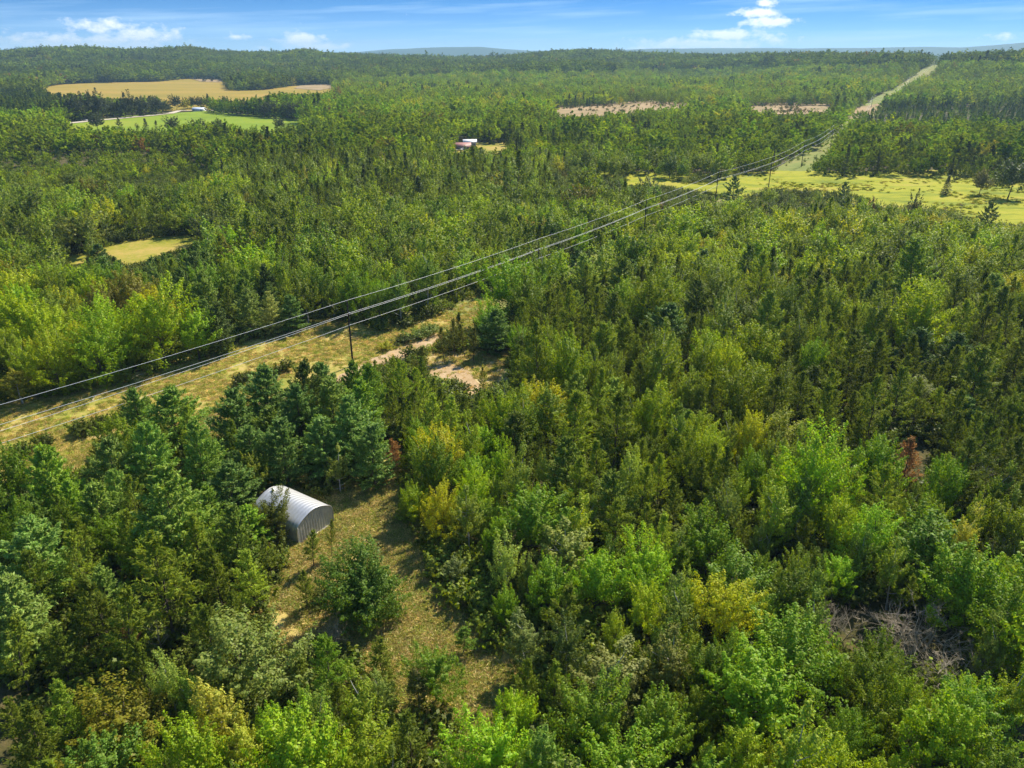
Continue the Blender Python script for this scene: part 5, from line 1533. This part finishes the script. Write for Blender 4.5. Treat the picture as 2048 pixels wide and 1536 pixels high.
def build_shed():
    root = bpy.data.objects.new('metal_shed', None); COL.objects.link(root)
    # local x across the gable (0 centre), local y along the ridge; gable end at -y
    root.location = (SHED_C[0], SHED_C[1], float(ground_z(*SHED_C)))
    root.rotation_euler = (0, 0, SHED_A)
    tag(root, 'silver arched metal shed with ribbed roof and grey gable end in the clearing', 'shed')
    W = 6.3; Ln = 9.0
    ctrl = [(-3.15, 0.12), (-3.15, 2.15), (-3.0, 2.62), (-2.62, 3.02), (-1.7, 3.50), (-0.8, 3.84), (0, 3.96), (0.8, 3.84), (1.7, 3.50), (2.62, 3.02), (3.0, 2.62), (3.15, 2.15), (3.15, 0.12)]
    ctrl = np.array(ctrl)
    # smooth
    t = np.linspace(0, len(ctrl) - 1, 49)
    xs = np.interp(t, range(len(ctrl)), ctrl[:, 0]); zs = np.interp(t, range(len(ctrl)), ctrl[:, 1])
    for _ in range(2):
        xs[1:-1] = (xs[:-2] + 2 * xs[1:-1] + xs[2:]) / 4; zs[1:-1] = (zs[:-2] + 2 * zs[1:-1] + zs[2:]) / 4
    nx = np.gradient(zs); nz = -np.gradient(xs); q = np.hypot(nx, nz); nx = -nx / q; nz = -nz / q
    np_ = 15; pw = Ln / np_
    rib = [(0.0, 0.0), (0.10, 0.0), (0.20, 0.032), (0.36, 0.032), (0.52, 0.0), (0.612, 0.0)]
    V = []
    for (yy, hh_) in rib:
        for i in range(len(xs)):
            V.append((xs[i] + nx[i] * hh_, yy, zs[i] + nz[i] * hh_))
    n = len(xs); Q = []
    for a in range(len(rib) - 1):
        for i in range(n - 1):
            Q.append((a * n + i, a * n + i + 1, (a + 1) * n + i + 1, (a + 1) * n + i))
    me = mesh_np('roof_panel', V, Q, [M['steel']])
    for k in range(np_):
        obj('roof_panel', me, root, (0, -Ln / 2 + k * pw, 0))
    # two gable ends of vertical ribbed siding panels
    for end in (-1, 1):
        ye = end * (Ln / 2 - 0.08)
        pwid = 0.45
        k = 0
        for i in range(14):
            x0 = -3.13 + i * (6.26 / 14); x1 = x0 + 6.26 / 14 - 0.012
            def zt(x):
                return float(np.interp(x, xs[xs.argsort()], zs[xs.argsort()])) - 0.03 if abs(x) < 2.9 else float(np.interp(abs(x), [2.9, 3.13], [2.82, 2.1]))
            prof = [(x0, 0), (x0 + 0.14, 0), (x0 + 0.18, 0.035), (x0 + 0.27, 0.035), (x0 + 0.31, 0), (x1, 0)]
            V = []; Q = []
            for (xx, dy) in prof:
                V.append((xx, ye + end * dy, 0.14)); V.append((xx, ye + end * dy, zt(xx)))
            for a in range(len(prof) - 1):
                Q.append((2 * a, 2 * a + 2, 2 * a + 3, 2 * a + 1))
            mesh = mesh_np('siding_panel', V, Q, [M['steel_end']])
            obj('siding_panel', mesh, root)
    # sliding door track and its rail on the near gable end
    mb = MB(); mb.box(-2.3, 0.4, -Ln / 2 - 0.30, -Ln / 2 - 0.16, 0.16, 0.24); mb.build('door_rail', M['lumber'], root)
    # arch trim along both ends
    for end in (-1, 1):
        mb = MB(); P = [(xs[i] + nx[i] * 0.03, end * (Ln / 2 + 0.01), zs[i] + nz[i] * 0.03) for i in range(0, n, 2)]
        mb.tube(P, np.full(len(P), 0.035), 4); mb.build('edge_trim', M['steel'], root)
    mb = MB(); mb.box(-3.3, -3.0, -Ln / 2 - 0.1, Ln / 2 + 0.1, -0.25, 0.13); mb.box(3.0, 3.3, -Ln / 2 - 0.1, Ln / 2 + 0.1, -0.25, 0.13)
    mb.box(-2.995, 2.995, -Ln / 2 - 0.12, -Ln / 2 + 0.1, -0.25, 0.132); mb.box(-2.995, 2.995, Ln / 2 - 0.1, Ln / 2 + 0.12, -0.25, 0.132)
    mb.build('foundation', M['concrete'], root)
    # vent on the ridge at the far end
    mb = MB(); mb.tube([(0, 3.6, 3.9), (0, 3.6, 4.25)], [0.14, 0.14], 8); mb.tube([(0, 3.6, 4.25), (0, 3.6, 4.36)], [0.26, 0.02], 8); mb.build('roof_vent', M['steel'], root)


build_shed()

# ------------------------------------------------------------------ utility poles and wires
ATT = [(-0.02, 0.0, 'top'), (-2.35, 0.62, 'right'), (-3.15, -0.62, 'left'), (-4.9, 0.62, 'low')]   # dz from the top, side offset


def insulator_mesh():
    mb = MB()
    mb.tube([(0.10, 0, 0), (0.60, 0, 0.06)], [0.03, 0.03], 6)
    for k in range(5):
        x = 0.2 + 0.08 * k
        mb.tube([(x, 0, 0.012 + 0.01 * k), (x + 0.035, 0, 0.016 + 0.01 * k)], [0.085, 0.085], 8)
    return mb.mesh('insulator', M['insul'])


INS = insulator_mesh()
pole_mb = MB()
pole_mb.tube([(0, 0, -0.4), (0, 0, 4), (0, 0, 9), (0, 0, POLE_H)], [0.21, 0.19, 0.16, 0.125], 12)
pole_mb.tube([(0, 0, POLE_H), (0, 0, POLE_H + 0.03)], [0.125, 0.01], 12)
POLE_M = pole_mb.mesh('pole_shaft', M['pole'])
cap_mb = MB(); cap_mb.tube([(0, 0, POLE_H), (0, 0, POLE_H + 0.22)], [0.045, 0.03], 8); cap_mb.tube([(0, 0, POLE_H + 0.1), (0, 0, POLE_H + 0.16)], [0.09, 0.09], 8)
CAP_M = cap_mb.mesh('top_pin', M['insul'])
allp = [LINE[0], POLE_L] + POLES + [far_pts[1], far_pts[3], far_pts[5]]
PN = ['nearest visible dark wooden utility pole standing in the cleared corridor', 'second utility pole, rising from trees right of centre', 'third utility pole, in the trees below the marsh',
      'fourth utility pole, at the edge of the yellow green marsh', 'fifth utility pole, just beyond the marsh', 'sixth utility pole, on the green strip past the marsh',
      'seventh utility pole, where the wires meet the woods', 'utility pole by the bare soil at the foot of the hill corridor', 'utility pole halfway up the hill corridor', 'utility pole near the top of the hill corridor']
dirs = []
AP = np.array(allp)
TT = unit(np.gradient(AP, axis=0))
for i, p in enumerate(allp):
    a = math.atan2(TT[i][1], TT[i][0]) - math.pi / 2     # local +y along the line, +x to its right
    dirs.append(a)
    if i < 1:
        continue
    root = bpy.data.objects.new('utility_pole', None); COL.objects.link(root)
    root.location = (p[0], p[1], float(ground_z(*p))); root.rotation_euler = (0, 0, a)
    tag(root, PN[i - 2] if i >= 2 else 'utility pole beyond the left edge of the photo', 'utility pole', 'utility poles carrying the wires')
    obj('pole_shaft', POLE_M, root); obj('top_pin', CAP_M, root)
    for (dz, sx_, nm) in ATT[1:]:
        obj('insulator', INS, root, (0, 0, POLE_H + dz), 0 if sx_ > 0 else math.pi)
WL = {'top': 'highest silver wire, running along the pole tops', 'right': 'middle wire on the right side of the poles', 'left': 'middle wire on the left side of the poles', 'low': 'lowest wire of the power line'}
for (dz, sx_, nm) in ATT:
    mb = MB(); P = []; 
    for i, p in enumerate(allp):
        dz_ = dz if i > 1 else {'top': dz, 'right': -2.9, 'left': -5.1, 'low': -6.1}[nm]
        P.append(np.array([p[0] + math.cos(dirs[i]) * sx_, p[1] + math.sin(dirs[i]) * sx_, float(ground_z(*p)) + POLE_H + dz_ + (0.2 if nm == 'top' else 0.07)]))
    pts = []; rad = []
    for i in range(len(P) - 1):
        a, b = P[i], P[i + 1]; L_ = np.linalg.norm(b - a); sag = 0.00012 * L_ * L_ * 0.8
        for t in np.linspace(0, 1, 18, endpoint=False):
            q = a * (1 - t) + b * t; q = q - np.array([0, 0, 4 * sag * t * (1 - t)])
            pts.append(q); rad.append(0.030)
    pts.append(P[-1]); rad.append(0.030)
    mb.tube(np.array(pts), np.array(rad), 5)
    o = mb.build('power_wire', M['wire'], smooth=True)
    tag(o, WL[nm], 'wire', 'wires of the power line')

# ------------------------------------------------------------------ distant farm buildings and vehicles


def at(u, v):
    x, y = hit(u, v); return x, y, float(ground_z(x, y))


def gable_house(name, label, cat, x, y, z, rz, w, l, h, rh, wall, roof, doors=True):
    root = bpy.data.objects.new(name, None); COL.objects.link(root); root.location = (x, y, z); root.rotation_euler = (0, 0, rz)
    tag(root, label, cat)
    mb = MB(); mb.box(-l / 2, l / 2, -w / 2, w / 2, 0, h)
    # gable triangles (as thin wedges)
    for sgn in (-1, 1):
        V = [(sgn * l / 2, -w / 2, h), (sgn * l / 2, w / 2, h), (sgn * l / 2, 0.02, h + rh), (sgn * l / 2, -0.02, h + rh)]
        mb.add(V, [(0, 1, 2, 3)])
    mb.build('wall', wall, root)
    mb = MB(); o = 0.5; t = 0.15
    for sgn in (-1, 1):
        y0 = sgn * (w / 2 + o); z0 = h - o * rh / (w / 2)
        V = [(-l / 2 - o, y0, z0), (l / 2 + o, y0, z0), (l / 2 + o, 0, h + rh), (-l / 2 - o, 0, h + rh)]
        V += [(a, b, c + t) for a, b, c in V]
        mb.add(V, [(0, 1, 2, 3), (4, 5, 6, 7), (0, 1, 5, 4), (1, 2, 6, 5), (3, 0, 4, 7), (2, 3, 7, 6)])
    mb.build('roof', roof, root)
    for i in range(3):
        xx = -l / 2 + l * (i + 0.5) / 3
        if i == 1 and doors:
            mb = MB(); mb.box(xx - 0.7, xx + 0.7, -w / 2 - 0.06, -w / 2 + 0.02, 0, 2.2); mb.build('door', M['white'], root)
        else:
            f = MB(); f.box(xx - 0.75, xx + 0.75, -w / 2 - 0.07, -w / 2 + 0.02, 1.0, 2.2)
            fo = f.build('window', M['white'], root)
            g = MB(); g.box(xx - 0.62, xx + 0.62, -w / 2 - 0.09, -w / 2 - 0.03, 1.12, 2.08); g.build('pane', M['glass'], fo)
    return root


x, y, z = at(925, 300)
gable_house('barn', 'low red roofed barn with grey walls beyond the woods', 'barn', x, y, z, 0.10, 6.5, 10.5, 2.6, 2.0, M['grey_wall'], M['red_roof'])
x2, y2, z2 = at(939, 295.5)
gable_house('outbuilding', 'small pale metal roofed building behind the red barn', 'outbuilding', x2, y2 + 6, z2, 0.05, 4.5, 8.5, 3.4, 1.3, M['grey_wall'], M['white'])
x3, y3, z3 = at(833, 303)
gable_house('cabin', 'small brown cabin with tan roof left of the red barn', 'cabin', x3, y3, z3, 0.4, 4.0, 5.5, 2.4, 1.4, M['rusty'], M['lumber'])
x4, y4, z4 = at(399, 223)
gable_house('farm_building', 'long pale blue roofed farm building at the end of the gravel road', 'farm building', x4, y4, z4, -0.22, 7.0, 13.0, 2.4, 1.6, M['white'], M['blue_white'])


def car(u, v, rz, label, cat='car', big=False, dz=0.0):
    x, y, z = at(u, v)
    root = bpy.data.objects.new('parked_' + cat, None); COL.objects.link(root); root.location = (x, y, z + 0.4 + dz); root.rotation_euler = (0, 0, rz)
    tag(root, label, cat)
    k = 1.5 if big else 1.0
    mb = MB(); mb.prism([(-2.3 * k, 0.45), (2.3 * k, 0.45), (2.35 * k, 0.9), (1.3 * k, 1.05), (-2.2 * k, 1.05)], -0.9 * k, 0.9 * k)
    mb.build('body', M['white'], root)
    mb = MB(); mb.prism([(-1.9 * k, 1.05), (1.2 * k, 1.05), (0.6 * k, 1.6 * k ** 0.7), (-1.6 * k, 1.6 * k ** 0.7)], -0.78 * k, 0.78 * k); mb.build('cabin', M['glass'] if not big else M['white'], root)
    for sx in (-1.45, 1.45):
        for sy in (-0.92, 0.82):
            mb = MB(); mb.tube([(sx * k, sy * k, 0.34), (sx * k, sy * k + 0.12, 0.34)], [0.34, 0.34], 10); mb.build('wheel', M['tyre'], root)


car(792, 292, 0.5, 'white vehicle half hidden in trees left of the brown cabin', 'van', True)
car(918, 302.5, 0.3, 'small white vehicle in front of the red barn', 'car')
car(825, 305, 0.2, 'small white vehicle parked beside the brown cabin', 'car')
car(170, 243.5, 0.2, 'white vehicle on the gravel road at the left', 'car', dz=0.3)
# utility: scattered shrubs of the sandy bank
for i, (u, v) in enumerate([(392, 160), (404, 157), (412, 161), (420, 158), (428, 161), (436, 157), (442, 163), (408, 164), (424, 164)]):
    x, y, z = at(u, v)
    K = KIND['shrub']; tm, cm = K['midp'][i % 3]
    root = bpy.data.objects.new('bush', None); COL.objects.link(root); root.location = (x, y, z); root.scale = (2.2, 2.2, 2.6); root.empty_display_size = 0.5
    tag(root, 'dark bush on the pale sandy bank at the end of the tan field', 'bush', 'bushes on the sandy bank')
    c = bpy.data.objects.new('crown', cm); COL.objects.link(c); c.parent = root; c['tint'] = [0.05, 0.06, 0.03]

# ------------------------------------------------------------------ haze


def build_haze():
    m, N, L, out = mat_new('haze')
    v = N.new('ShaderNodeVolumePrincipled'); v.inputs['Density'].default_value = 0.00009
    v.inputs['Color'].default_value = (0.50, 0.78, 1.0, 1); v.inputs['Anisotropy'].default_value = 0.2
    L.new(v.outputs[0], out.inputs['Volume'])
    mb = MB(); mb.box(-16500, 16500, -16500, 16500, -4.0, 190.0)
    o = mb.build('haze', m)
    tag(o, 'thin bluish summer haze filling the air over the whole landscape', kind='stuff')


build_haze()
print('done')
